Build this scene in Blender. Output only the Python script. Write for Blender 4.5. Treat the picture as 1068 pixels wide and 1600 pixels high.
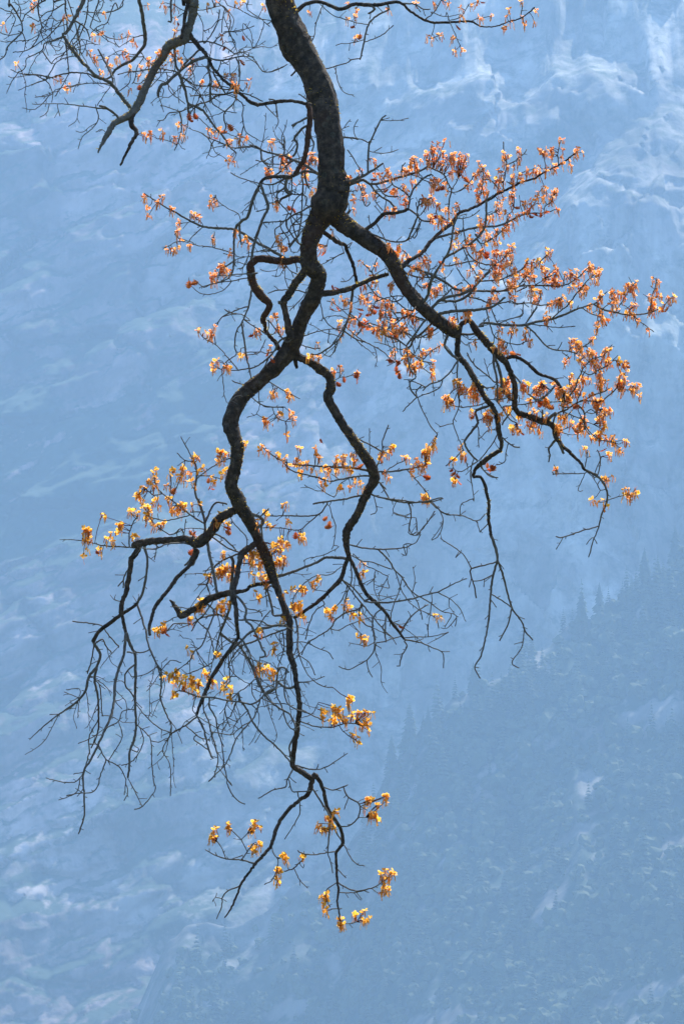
import bpy, math, random
import numpy as np
from mathutils import Vector, Matrix

for o in list(bpy.data.objects):
    bpy.data.objects.remove(o)
SC = bpy.context.scene
COL = SC.collection
R = math.radians

# ------------------------------------------------------------------ camera
PITCH = R(12.0)
CAM = Vector((0.0, 0.0, 1.7))
K = 1.0e-4                       # tangent per photo pixel
cam_data = bpy.data.cameras.new('camera')
cam = bpy.data.objects.new('camera', cam_data)
COL.objects.link(cam)
cam.location = CAM
cam.rotation_euler = (R(90) + PITCH, 0, 0)
cam_data.sensor_fit = 'HORIZONTAL'
cam_data.sensor_width = 24.0
cam_data.lens = 12.0 / (534 * K)
cam_data.clip_start = 0.1
cam_data.clip_end = 40000
SC.camera = cam

# ------------------------------------------------------------------ sky, sun, exposure
SUN_EL, SUN_AZ = R(57.0), R(33.0)     # ahead of the camera, a little to the right
world = bpy.data.worlds.new('World')
SC.world = world
world.use_nodes = True
wn = world.node_tree
wn.nodes.clear()
w_out = wn.nodes.new('ShaderNodeOutputWorld')
w_bg = wn.nodes.new('ShaderNodeBackground')
w_sky = wn.nodes.new('ShaderNodeTexSky')
w_sky.sky_type = 'NISHITA'
w_sky.sun_disc = False
w_sky.sun_elevation = SUN_EL
w_sky.sun_rotation = SUN_AZ
w_sky.altitude = 1200
w_sky.air_density = 1.0
w_sky.dust_density = 0.6
w_sky.ozone_density = 2.5
wn.links.new(w_sky.outputs['Color'], w_bg.inputs['Color'])
w_bg.inputs['Strength'].default_value = 0.15
wn.links.new(w_bg.outputs['Background'], w_out.inputs['Surface'])

sun_data = bpy.data.lights.new('sun', 'SUN')
sun_data.energy = 5.0
sun_data.angle = R(0.5)
sun_data.color = (1.0, 0.95, 0.87)
sun = bpy.data.objects.new('sun', sun_data)
COL.objects.link(sun)
sun_dir = Vector((math.sin(SUN_AZ) * math.cos(SUN_EL), math.cos(SUN_AZ) * math.cos(SUN_EL), math.sin(SUN_EL)))
sun.location = sun_dir * 300
sun.rotation_euler = (-sun_dir).to_track_quat('-Z', 'Y').to_euler()

SC.view_settings.view_transform = 'Standard'
SC.view_settings.look = 'None'
SC.view_settings.gamma = 1.0
SC.view_settings.exposure = 0.95
SC.view_settings.use_curve_mapping = False
SC.render.engine = 'CYCLES'
SC.cycles.use_denoising = True
SC.cycles.max_bounces = 8
SC.cycles.volume_bounces = 1
SC.cycles.transmission_bounces = 6
SC.cycles.diffuse_bounces = 3

# ------------------------------------------------------------------ helpers
F = Vector((0, math.cos(PITCH), math.sin(PITCH)))
UP = Vector((0, -math.sin(PITCH), math.cos(PITCH)))
def at(px, py, d):
    """a point seen at photo pixel (px, py), d metres away along the view"""
    return CAM + F * d + Vector((1, 0, 0)) * ((px - 534) * K * d) + UP * ((800 - py) * K * d)
def at_y(px, py, y):
    """the same, at the world distance y"""
    v = F + Vector((1, 0, 0)) * ((px - 534) * K) + UP * ((800 - py) * K)
    return CAM + v * (y / v.y)

def tag(o, label=None, cat=None, group=None, kind=None):
    if label: o['label'] = label
    if cat: o['category'] = cat
    if group: o['group'] = group
    if kind: o['kind'] = kind
    return o

def link(name, mesh, mat=None, parent=None):
    o = bpy.data.objects.new(name, mesh)
    COL.objects.link(o)
    if mat and not mesh.materials: mesh.materials.append(mat)
    if parent: o.parent = parent
    return o

def np_mesh(name, V, Q, smooth=True, attrs=None, cols=None):
    """mesh from a vertex array and an array of quads or triangles"""
    V = np.asarray(V, np.float32); Q = np.asarray(Q, np.int32)
    me = bpy.data.meshes.new(name)
    n = Q.shape[1]
    me.vertices.add(len(V)); me.vertices.foreach_set('co', V.ravel())
    me.loops.add(Q.size); me.loops.foreach_set('vertex_index', Q.ravel())
    me.polygons.add(len(Q))
    me.polygons.foreach_set('loop_start', np.arange(0, Q.size, n, dtype=np.int32))
    me.polygons.foreach_set('loop_total', np.full(len(Q), n, np.int32))
    me.polygons.foreach_set('use_smooth', np.full(len(Q), smooth, bool))
    if attrs:
        for k, a in attrs.items():
            at_ = me.attributes.new(k, 'FLOAT', 'POINT')
            at_.data.foreach_set('value', np.asarray(a, np.float32).ravel())
    if cols is not None:
        c = np.ones((len(V), 4), np.float32); c[:, :3] = cols
        ca = me.color_attributes.new('Col', 'FLOAT_COLOR', 'POINT')
        ca.data.foreach_set('color', c.ravel())
    me.update(); me.validate()
    return me

class MB:
    """collects polygons of mixed sizes"""
    def __init__(s): s.v = []; s.f = []; s.c = []
    def build(s, name, mat, parent=None, smooth=True, cols=False):
        me = bpy.data.meshes.new(name)
        me.from_pydata(s.v, [], s.f)
        me.polygons.foreach_set('use_smooth', np.full(len(s.f), smooth, bool))
        if cols:
            c = np.ones((len(s.v), 4), np.float32); c[:, :3] = np.array(s.c, np.float32)
            ca = me.color_attributes.new('Col', 'FLOAT_COLOR', 'POINT')
            ca.data.foreach_set('color', c.ravel())
        me.update()
        return link(name, me, mat, parent)

_rs = np.random.RandomState(7)
_LAT = _rs.rand(256, 256).astype(np.float64)
def vnoise(x, y):
    xi = np.floor(x).astype(int); yi = np.floor(y).astype(int)
    fx = x - xi; fy = y - yi
    fx = fx * fx * fx * (fx * (fx * 6 - 15) + 10); fy = fy * fy * fy * (fy * (fy * 6 - 15) + 10)
    a = _LAT[xi & 255, yi & 255]; b = _LAT[(xi + 1) & 255, yi & 255]
    c = _LAT[xi & 255, (yi + 1) & 255]; d = _LAT[(xi + 1) & 255, (yi + 1) & 255]
    return (a + (b - a) * fx) * (1 - fy) + (c + (d - c) * fx) * fy
def fbm(x, y, o=5, g=0.5):
    s = 0; a = 1; t = 0
    for i in range(o):
        s = s + a * (vnoise(x + i * 37.3, y + i * 91.7) - 0.5); t += a; a *= g; x = x * 2.03; y = y * 2.03
    return s / t * 2
def ridged(x, y, o=5, g=0.5):
    s = 0; a = 1; t = 0
    for i in range(o):
        s = s + a * (1 - np.abs(vnoise(x + i * 17.3, y + i * 51.7) * 2 - 1) * 2); t += a; a *= g; x = x * 2.07; y = y * 2.07
    return s / t

def facets(x, y, sx, sy, seed):
    """broken rock: every cell of a jittered lattice is a plane with its own tilt; returns height and a value per cell"""
    r = np.random.RandomState(seed); T = r.rand(64, 64, 5)
    u = x / sx; v = y / sy; iu = np.floor(u).astype(int); iv = np.floor(v).astype(int)
    best = np.full(u.shape, 1e9); sec = np.full(u.shape, 1e9); h = np.zeros(u.shape); val = np.zeros(u.shape)
    for du in (-1, 0, 1):
        for dv in (-1, 0, 1):
            c = T[(iu + du) & 63, (iv + dv) & 63]
            ex = u - (iu + du + c[..., 0]); ey = v - (iv + dv + c[..., 1]); d = ex * ex + ey * ey
            k = d < best
            sec = np.where(k, best, np.minimum(sec, d)); best = np.where(k, d, best)
            h = np.where(k, (c[..., 2] - 0.5) * 2 * ex * sx + (c[..., 3] - 0.5) * 2 * ey * sy + (c[..., 4] - 0.5) * sy * 0.5, h)
            val = np.where(k, c[..., 4], val)
    return h, val, (np.sqrt(sec) - np.sqrt(best)) * sy

def new_mat(name):
    m = bpy.data.materials.new(name); m.use_nodes = True
    nt = m.node_tree; nt.nodes.clear()
    return m, nt, nt.nodes.new('ShaderNodeOutputMaterial')
def node(nt, t, **kw):
    n = nt.nodes.new(t)
    for k, v in kw.items():
        if k.startswith('i_'): n.inputs[k[2:]].default_value = v
        else: setattr(n, k, v)
    return n
def ramp(nt, src, stops):
    r = nt.nodes.new('ShaderNodeValToRGB')
    e = r.color_ramp.elements
    while len(e) < len(stops): e.new(0.5)
    for el, (p, c) in zip(e, stops):
        el.position = p; el.color = (c[0], c[1], c[2], 1) if len(c) >= 3 else (c[0],) * 3 + (1,)
    nt.links.new(src, r.inputs[0]); return r
def mixc(nt, fac, a, b, mode='MIX'):
    m = nt.nodes.new('ShaderNodeMix'); m.data_type = 'RGBA'; m.blend_type = mode
    for s, v in ((0, fac), (6, a), (7, b)):
        if isinstance(v, bpy.types.NodeSocket): nt.links.new(v, m.inputs[s])
        else: m.inputs[s].default_value = v if s == 0 else (v[0], v[1], v[2], 1)
    return m.outputs[2]

# ------------------------------------------------------------------ materials of the setting
def rock_material():
    m, nt, out = new_mat('granite')
    bs = node(nt, 'ShaderNodeBsdfPrincipled', i_Roughness=0.9)
    bs.inputs['Specular IOR Level'].default_value = 0.15
    tc = node(nt, 'ShaderNodeTexCoord')
    mp = node(nt, 'ShaderNodeMapping'); mp.inputs['Scale'].default_value = (0.06, 0.06, 0.006)
    nt.links.new(tc.outputs['Object'], mp.inputs['Vector'])
    n1 = node(nt, 'ShaderNodeTexNoise', i_Scale=1.0, i_Detail=8.0, i_Roughness=0.6)
    nt.links.new(mp.outputs['Vector'], n1.inputs['Vector'])
    n2 = node(nt, 'ShaderNodeTexNoise', i_Scale=0.03, i_Detail=10.0, i_Roughness=0.62)
    nt.links.new(tc.outputs['Object'], n2.inputs['Vector'])
    base = ramp(nt, n2.outputs['Fac'], [(0.3, (0.20, 0.195, 0.19)), (0.5, (0.36, 0.35, 0.335)), (0.68, (0.50, 0.485, 0.46))])
    streak = ramp(nt, n1.outputs['Fac'], [(0.36, (0.30, 0.30, 0.31)), (0.60, (1.1, 1.1, 1.1))])
    c = mixc(nt, 0.75, base.outputs['Color'], streak.outputs['Color'], 'MULTIPLY')
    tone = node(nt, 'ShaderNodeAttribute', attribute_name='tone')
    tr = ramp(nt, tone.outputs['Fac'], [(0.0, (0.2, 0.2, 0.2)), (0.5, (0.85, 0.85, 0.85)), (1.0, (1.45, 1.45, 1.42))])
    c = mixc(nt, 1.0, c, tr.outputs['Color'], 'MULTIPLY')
    wm = node(nt, 'ShaderNodeAttribute', attribute_name='warm')
    wr = ramp(nt, wm.outputs['Fac'], [(0.0, (0.95, 1.02, 0.97)), (0.5, (1, 1, 1)), (1.0, (1.18, 0.93, 0.95))])
    c = mixc(nt, 1.0, c, wr.outputs['Color'], 'MULTIPLY')
    veg = node(nt, 'ShaderNodeAttribute', attribute_name='veg')
    n3 = node(nt, 'ShaderNodeTexNoise', i_Scale=0.11, i_Detail=6.0, i_Roughness=0.65)
    nt.links.new(tc.outputs['Object'], n3.inputs['Vector'])
    ad = node(nt, 'ShaderNodeMath', operation='ADD'); nt.links.new(veg.outputs['Fac'], ad.inputs[0]); nt.links.new(n3.outputs['Fac'], ad.inputs[1])
    vr = ramp(nt, ad.outputs[0], [(0.72, (0,)), (1.14, (1,))])
    c = mixc(nt, vr.outputs['Color'], c, (0.022, 0.05, 0.034))
    nt.links.new(c, bs.inputs['Base Color'])
    bp = node(nt, 'ShaderNodeBump', i_Strength=0.9, i_Distance=3.0)
    nt.links.new(n2.outputs['Fac'], bp.inputs['Height']); nt.links.new(bp.outputs['Normal'], bs.inputs['Normal'])
    nt.links.new(bs.outputs['BSDF'], out.inputs['Surface'])
    return m
MAT_ROCK = rock_material()

def plain(name, c1, c2, scale, rough=0.9, detail=6.0):
    m, nt, out = new_mat(name)
    bs = node(nt, 'ShaderNodeBsdfPrincipled', i_Roughness=rough)
    bs.inputs['Specular IOR Level'].default_value = 0.2
    tc = node(nt, 'ShaderNodeTexCoord')
    n = node(nt, 'ShaderNodeTexNoise', i_Scale=scale, i_Detail=detail, i_Roughness=0.6)
    nt.links.new(tc.outputs['Object'], n.inputs['Vector'])
    r = ramp(nt, n.outputs['Fac'], [(0.35, c1), (0.65, c2)])
    nt.links.new(r.outputs['Color'], bs.inputs['Base Color'])
    nt.links.new(bs.outputs['BSDF'], out.inputs['Surface'])
    return m
MAT_GROUND = plain('meadow_grass', (0.05, 0.07, 0.025), (0.11, 0.10, 0.045), 0.05)
MAT_CONIFER = plain('conifer_needles', (0.04, 0.065, 0.04), (0.085, 0.115, 0.06), 0.05)
MAT_SCRUB = plain('scrub_leaves', (0.045, 0.065, 0.035), (0.10, 0.12, 0.06), 0.03)
MAT_FTRUNK = plain('fir_bark', (0.05, 0.035, 0.025), (0.11, 0.08, 0.06), 1.5)

# ------------------------------------------------------------------ ground
g = MB()
S = 9000.0
g.v = [(-S, -3000, 0), (S, -3000, 0), (S, 3600, 0), (-S, 3600, 0)]; g.f = [(0, 1, 2, 3)]
tag(g.build('ground', MAT_GROUND), kind='structure')

# ------------------------------------------------------------------ cliff
def axis(lo, a, b, hi, fine, coarse):
    return np.concatenate([np.linspace(lo, a, max(2, int((a - lo) / coarse)), endpoint=False),
                           np.linspace(a, b, int((b - a) / fine), endpoint=False),
                           np.linspace(b, hi, max(2, int((hi - b) / coarse)))])
def pix(x, y, z):
    """photo pixel of world points (arrays)"""
    dx = x - CAM.x; dy = y - CAM.y; dz = z - CAM.z
    d = dy * F.y + dz * F.z
    return 534 + dx / d / K, 800 - (dy * UP.y + dz * UP.z) / d / K

CL_Y = 2860.0
def blob(px, py, cx, cy, rx, ry, ang=0.0):
    a = R(ang); u = (px - cx) * math.cos(a) + (py - cy) * math.sin(a); v = -(px - cx) * math.sin(a) + (py - cy) * math.cos(a)
    return np.exp(-((u / rx) ** 2 + (v / ry) ** 2))

xs = axis(-1500, -400, 400, 1500, 1.6, 22.0)
zs = axis(-5, 325, 880, 1000, 1.4, 12.0)
X, Z = np.meshgrid(xs, zs)
PX, PY = pix(X, np.full_like(X, CL_Y), Z)
ca, sa = math.cos(R(28)), math.sin(R(28))
U = X * ca + Z * sa; W = -X * sa + Z * ca              # along and across the slanting ledges
left = 1 / (1 + np.exp((PX - 470 + (PY - 700) * 0.12) / 90))   # broken, ledged side; the right is a sheer wall
wall = 1 - left
rel = fbm(X / 260, Z / 420, 4) * 38 + fbm(U / 120 + 4, W / 70, 3) * 20
wx = fbm(X / 60 + 5, Z / 60, 3) * 14
# slanting ledges: stepped profile across W
st = (W + wx * 1.6) / 34.0
step = np.floor(st) + np.clip((st - np.floor(st)) * 2.4 - 0.6, 0, 1)
rel += left * (step * 34.0 - (W + wx * 1.6)) * 0.30
rel += left * (ridged(U / 85, W / 22, 5, 0.6)) * -8.0
rel += left * fbm(X / 22, Z / 20, 5, 0.58) * 4.5
# sheer wall: long vertical flutes, shallow arches and slabs
rel += wall * (ridged((X + 10 * fbm(X / 90, Z / 120, 2)) / 30, Z / 300, 4, 0.5)) * -5.0
rel += wall * fbm(X / 11, Z / 110, 4, 0.55) * 2.6
s2 = (Z + 0.45 * X + fbm(X / 50, Z / 90, 3) * 45) / 70.0
rel += wall * (np.floor(s2) + np.clip((s2 - np.floor(s2)) * 6, 0, 1) - s2) * 7.0
rel += fbm(X / 6, Z / 9, 3) * 1.2 + wall * ridged(X / 9, Z / 16, 4, 0.6) * -1.3
qx = 6 * fbm(X / 25, Z / 25, 4); qz = 6 * fbm(X / 25 + 40, Z / 25, 4)
f1, v1, e1 = facets(U + qx, W + qz, 62, 26, 3); f2, v2, e2 = facets(U + qx, W + qz, 22, 10, 4)
f3, v3, e3 = facets(X + qx, Z + qz, 26, 70, 5); f4, v4, e4 = facets(X + qx, Z + qz, 15, 20, 6)
spx = np.interp(PY, [-400, -60, 75, 150, 230, 330, 450, 700, 1200], [1500, 1130, 1000, 930, 890, 835, 800, 770, 760])
spur = 1 / (1 + np.exp(-np.clip((PX - spx - 9 * fbm(X / 20, Z / 14, 4)) / 14.0, -40, 40)))
sp_fade = np.clip((900 - PY) / 450, 0, 1) * np.clip((PY + 60) / 260, 0, 1)
rel += -40 * spur * sp_fade
crack = left * (np.exp(-(e1 / 2.6) ** 2) + 0.6 * np.exp(-(e2 / 1.7) ** 2) * (fbm(X / 60 + 8, Z / 60, 3) > 0.0)) + wall * 0.7 * np.exp(-(e3 / 2.2) ** 2) * (fbm(X / 70 + 1, Z / 90, 3) > 0.05)
rel += crack * 2.6
crag = np.clip(blob(PX, PY, 985, 170, 110, 230, -15) * 1.3, 0, 1)
rel += left * (f1 * 0.34 + f2 * 0.26) + wall * (1 - crag) * (f3 * 0.22 + f4 * 0.20) + crag * (f4 * 0.34 + f3 * 0.2)
# a broken pale buttress near the upper right, a recess below it
rel += -7 * blob(PX, PY, 985, 190, 60, 150, -15) * (0.7 + 0.6 * ridged(X / 18, Z / 14, 4))
# lean back towards the top
lean = 0.68 + 0.16 * left
Y = CL_Y + rel + (Z - 560) * lean + 14 * fbm(X / 150 + 2, Z / 150, 2) + np.clip(Z - 940, 0, None) * 0.35
vdiag0 = fbm(U / 70 + 21, W / 24, 5, 0.6)
slope_up = np.gradient(Y, axis=0) / np.gradient(Z, axis=0)
veg = np.clip((slope_up - 0.75) * 0.25, -0.08, 0.22) * (0.25 + left)
vb = (0.42 * blob(PX, PY, 170, 600, 190, 40, -24) + 0.46 * blob(PX, PY, 60, 700, 130, 60, -28) + 0.26 * blob(PX, PY, 290, 610, 120, 40, -10)
      + 0.30 * blob(PX, PY, 20, 790, 80, 40, -25) + 0.16 * blob(PX, PY, 300, 440, 150, 30, -20) + 0.24 * blob(PX, PY, 60, 1445, 60, 30, -20)
      + 0.26 * blob(PX, PY, 20, 1510, 60, 40, 0) + 0.16 * blob(PX, PY, 170, 720, 140, 40, -25) + 0.18 * blob(PX, PY, 30, 560, 60, 50, 0)
      + 0.22 * blob(PX, PY, 160, 1560, 140, 30, -20) + 0.16 * blob(PX, PY, 60, 1040, 40, 25, -30) + 0.14 * blob(PX, PY, 255, 1250, 18, 120, 10)
      + 0.12 * blob(PX, PY, 800, 100, 140, 40, -15) + 0.14 * blob(PX, PY, 380, 1220, 140, 14, -30))
vdiag = fbm(U / 46 + 7, W / 15, 5, 0.6)
veg = 0.27 + veg + vb * (1.4 + 3.4 * vdiag) + left * 0.2 * vdiag
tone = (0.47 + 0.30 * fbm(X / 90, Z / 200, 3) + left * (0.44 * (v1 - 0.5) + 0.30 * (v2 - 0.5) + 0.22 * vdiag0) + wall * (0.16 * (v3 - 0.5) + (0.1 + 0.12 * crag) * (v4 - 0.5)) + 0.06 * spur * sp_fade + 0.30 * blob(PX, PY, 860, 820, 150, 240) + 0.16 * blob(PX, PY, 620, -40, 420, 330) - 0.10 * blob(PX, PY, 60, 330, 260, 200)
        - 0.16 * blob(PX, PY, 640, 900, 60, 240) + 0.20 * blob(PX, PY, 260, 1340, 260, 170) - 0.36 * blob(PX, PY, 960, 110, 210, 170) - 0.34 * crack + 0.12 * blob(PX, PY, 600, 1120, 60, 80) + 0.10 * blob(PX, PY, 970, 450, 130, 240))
ny, nx = X.shape
idx = np.arange(nx * ny).reshape(ny, nx)
Q = np.stack([idx[:-1, :-1], idx[:-1, 1:], idx[1:, 1:], idx[1:, :-1]], -1).reshape(-1, 4)
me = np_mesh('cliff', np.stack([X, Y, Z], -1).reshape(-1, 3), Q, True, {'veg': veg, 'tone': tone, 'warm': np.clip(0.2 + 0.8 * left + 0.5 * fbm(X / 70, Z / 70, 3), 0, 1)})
# top and back so that the rock is a body, not a sheet
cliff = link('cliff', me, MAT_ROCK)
tag(cliff, kind='structure')
TOPZ = float(Z.max()); TOPY = float(Y[-1].min())
b = MB()
xsb = xs[::6]; ytop = Y[-1][::6]
for i, (xx, yy) in enumerate(zip(xsb, ytop)):
    b.v += [(xx, yy, TOPZ), (xx, 3560, TOPZ - 20)]
    if i: b.f.append((2 * i - 2, 2 * i, 2 * i + 1, 2 * i - 1))
b.v += []
plateau = b.build('plateau', MAT_ROCK)
tag(plateau, kind='structure')

# ------------------------------------------------------------------ wooded hillside at the cliff's foot
crest = [(-700, 2100), (-300, 1900), (0, 1830), (130, 1690), (220, 1570), (270, 1490), (345, 1445), (430, 1400), (490, 1345), (560, 1285), (600, 1215), (640, 1165), (700, 1095), (780, 1050),
         (860, 1000), (930, 935), (1000, 888), (1068, 850), (1250, 760), (1700, 600), (2400, 420)]
cx_ = np.array([c[0] for c in crest], float); cy_ = np.array([c[1] for c in crest], float)
def crest_z(x, y):
    p = 534 + x / (y / math.cos(PITCH)) / K
    py = np.interp(p, cx_, cy_)
    a = PITCH + np.arctan((800 - py) * K)
    return CAM.z + y * np.tan(a)
HX = axis(-900, -200, 420, 1100, 1.9, 18.0)
HT = np.concatenate([np.arange(0, 260, 1.6), np.linspace(260, 700, 40)])
HX2, HT2 = np.meshgrid(HX, HT)
CY = 2640.0
cz = crest_z(HX2, np.full_like(HX2, CY))
cz = cz + 17 * fbm(HX2 / 34, HX2 * 0, 4)
hz = np.maximum(cz - HT2, -2.0)
hy = CY - HT2 * 1.25 + fbm(HX2 / 120, HT2 / 120, 4) * 34 + fbm(HX2 / 18, HT2 / 18, 4) * 8 + fbm(HX2 / 7 + 5, HT2 / 7, 3) * 3.2 + np.where(HT2 < 1, 40, 0)
HPX, HPY = pix(HX2, hy, hz)
def seg(px, py, pts, w):
    d = np.full(np.shape(px), 1e9)
    for (x0, y0), (x1, y1) in zip(pts[:-1], pts[1:]):
        t = np.clip(((px - x0) * (x1 - x0) + (py - y0) * (y1 - y0)) / ((x1 - x0) ** 2 + (y1 - y0) ** 2), 0, 1)
        d = np.minimum(d, np.hypot(px - x0 - t * (x1 - x0), py - y0 - t * (y1 - y0)))
    return np.exp(-(d / w) ** 2)
ROCKS = [([(740, 1215), (820, 1170), (900, 1150), (1000, 1120), (1080, 1105)], 22), ([(905, 1165), (960, 1160)], 26), ([(915, 1220), (925, 1290)], 16),
         ([(730, 1250), (790, 1220)], 10), ([(620, 1400), (680, 1360), (715, 1320)], 20), ([(640, 1430), (670, 1410)], 18), ([(840, 1440), (880, 1380)], 12), ([(880, 1310), (925, 1290)], 10),
         ([(930, 1580), (1000, 1550), (1080, 1530)], 20), ([(950, 1600), (1050, 1590)], 20), ([(650, 1600), (740, 1580)], 14), ([(1030, 1330), (1070, 1310)], 12), ([(380, 1590), (480, 1570)], 12),
         ([(560, 1330), (640, 1290)], 12), ([(600, 1350), (570, 1400)], 10), ([(430, 1400), (500, 1390)], 8), ([(860, 1060), (840, 1030)], 14), ([(980, 990), (1010, 940)], 8)]
def rockmask(px, py):
    r = np.zeros(np.shape(px))
    for pts, w in ROCKS: r = np.maximum(r, seg(px, py, pts, w))
    return r
hn = fbm(HX2 / 16, HT2 / 12, 5, 0.62) + 0.7 * fbm(HX2 / 5 + 3, HT2 / 4, 3, 0.6)
hrock = np.clip(rockmask(HPX, HPY) * 1.05 + 1.0 * hn - 0.32, 0, 1) + np.clip(fbm(HX2 / 30 + 9, HT2 / 24, 5, 0.6) - 0.30, 0, 1) * 0.9
hbig = fbm(HX2 / 75 + 3, HT2 / 45 + 0.3 * HX2 / 45, 4, 0.55)
near_crest = np.exp(-HT2 / 22.0)
hveg = 0.66 + 0.42 * hbig - 0.16 * near_crest - 0.50 * np.clip(hrock, 0, 1) - 0.17 * np.clip((760 - HPX) / 300, 0, 1)
ny, nx = HX2.shape
idx = np.arange(nx * ny).reshape(ny, nx)
Q = np.stack([idx[:-1, :-1], idx[1:, :-1], idx[1:, 1:], idx[:-1, 1:]], -1).reshape(-1, 4)
me = np_mesh('hillside', np.stack([HX2, hy, hz], -1).reshape(-1, 3), Q, True, {'veg': hveg, 'tone': 0.22 + 0.02 * np.clip((640 - HPX) / 260, 0, 1) + 0.18 * hn, 'warm': np.full(hveg.shape, 0.4)})
tag(link('hillside', me, MAT_ROCK), kind='structure')

# ------------------------------------------------------------------ scrub and far wood (one mass) and the firs that stand out
rng = np.random.RandomState(11)
t = (1 + 5 ** 0.5) / 2
ICO = np.array([(-1, t, 0), (1, t, 0), (-1, -t, 0), (1, -t, 0), (0, -1, t), (0, 1, t), (0, -1, -t), (0, 1, -t), (t, 0, -1), (t, 0, 1), (-t, 0, -1), (-t, 0, 1)], float)
ICO /= np.linalg.norm(ICO[0])
ICF = [(0, 11, 5), (0, 5, 1), (0, 1, 7), (0, 7, 10), (0, 10, 11), (1, 5, 9), (5, 11, 4), (11, 10, 2), (10, 7, 6), (7, 1, 8), (3, 9, 4), (3, 4, 2), (3, 2, 6), (3, 6, 8), (3, 8, 9), (4, 9, 5), (2, 4, 11), (6, 2, 10), (8, 6, 7), (9, 8, 1)]
def subdiv(v, f):
    v = list(map(tuple, v)); cache = {}; nf = []
    def mid(a, b):
        k = (min(a, b), max(a, b))
        if k not in cache:
            m = np.array(v[a]) + np.array(v[b]); m /= np.linalg.norm(m); v.append(tuple(m)); cache[k] = len(v) - 1
        return cache[k]
    for a, b_, c in f:
        ab, bc, cb = mid(a, b_), mid(b_, c), mid(c, a)
        nf += [(a, ab, cb), (b_, bc, ab), (c, cb, bc), (ab, bc, cb)]
    return np.array(v), np.array(nf)
SV, SF = subdiv(ICO, ICF)

inview = (HPX > -300) & (HPX < 2050) & (HPY < 1750) & (HT2 > 0.5) & (hz > 5)
cand = np.argwhere(inview & (hveg + rng.normal(0, 0.09, hveg.shape) > 0.44))
pick = cand[rng.choice(len(cand), 9500, replace=True)]
VV, FF, n0 = [], [], 0
for (a, b_) in pick:
    s = rng.uniform(0.9, 2.6) * (1.5 if rng.rand() < 0.12 else 1)
    p = np.array((HX2[a, b_] + rng.uniform(-1, 1), hy[a, b_] - 0.4, hz[a, b_] + s * 0.25))
    bv, bf = (SV, SF) if HPX[a, b_] < 1120 else (ICO, np.array(ICF))
    v = bv * (1 + rng.uniform(-0.32, 0.32, (len(bv), 1))) * np.array((s, s, s * rng.uniform(0.7, 1.25))) + p
    VV.append(v); FF.append(bf + n0); n0 += len(v)
me = np_mesh('scrub', np.concatenate(VV), np.concatenate(FF), False)
tag(link('scrub', me, MAT_SCRUB), 'dark green scrub and small oaks covering the hazy hillside', 'scrub', kind='stuff')

def conifer_arrays(h, r, whorls, per, seed, base=0.08):
    rg = np.random.RandomState(seed); v = []; f = []
    for i in range(whorls):
        tt = i / (whorls - 1)
        z = h * (base + (1 - base) * tt); rr = r * ((1 - tt) ** 0.85) * rg.uniform(0.8, 1.15) + 0.15
        for k in range(per):
            a = 2 * math.pi * (k + rg.rand() * 0.7) / per + i * 0.7
            L = rr * rg.uniform(0.65, 1.2); wd = L * 0.34 + 0.12; dr = L * rg.uniform(0.2, 0.45)
            d = np.array((math.cos(a), math.sin(a), 0)); s_ = np.array((-d[1], d[0], 0))
            c = np.array((0, 0, z)); n = len(v)
            mid = c + d * L * 0.55 + np.array((0, 0, -dr * 0.35)); tip = c + d * L + np.array((0, 0, -dr))
            v += [c + np.array((0, 0, 0.3)), mid + s_ * wd + np.array((0, 0, -dr * 0.3)), mid - s_ * wd + np.array((0, 0, -dr * 0.3)), tip, mid + np.array((0, 0, 0.18 * L + 0.1))]
            f += [(n, n + 1, n + 4), (n, n + 4, n + 2), (n + 4, n + 1, n + 3), (n + 4, n + 3, n + 2)]
    v += [np.array((0.12, 0, h * 0.93)), np.array((-0.12, 0, h * 0.93)), np.array((0, 0, h * 1.02))]; n = len(v) - 3; f.append((n, n + 1, n + 2))
    return np.array(v), np.array(f)

# far conifers scattered through the scrub: too faint to tell apart
VV, FF, n0 = [], [], 0
protos = [conifer_arrays(1.0 * hh, hh * 0.22, 11, 6, i) for i, hh in enumerate((9, 12, 16))]
crestc = np.argwhere(inview & (HT2 < 34) & (HPX > 560))
spots = np.concatenate([cand[rng.choice(len(cand), 2000, replace=True)], crestc[rng.choice(len(crestc), 440, replace=True)]])
for (a, b_) in spots:
    v, f = protos[rng.randint(3)]
    s = rng.uniform(0.45, 1.25) * rng.uniform(0.8, 1.1); an = rng.rand() * 6.3
    rot = np.array([[math.cos(an), -math.sin(an), 0], [math.sin(an), math.cos(an), 0], [0, 0, 1]])
    VV.append(v @ rot.T * s + np.array((HX2[a, b_], hy[a, b_], hz[a, b_] - 0.6))); FF.append(f + n0); n0 += len(v)
me = np_mesh('wood', np.concatenate(VV), np.concatenate(FF), False)
tag(link('wood', me, MAT_CONIFER), 'far conifers fading into haze over the lower right hillside', 'wood', kind='stuff')

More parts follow.
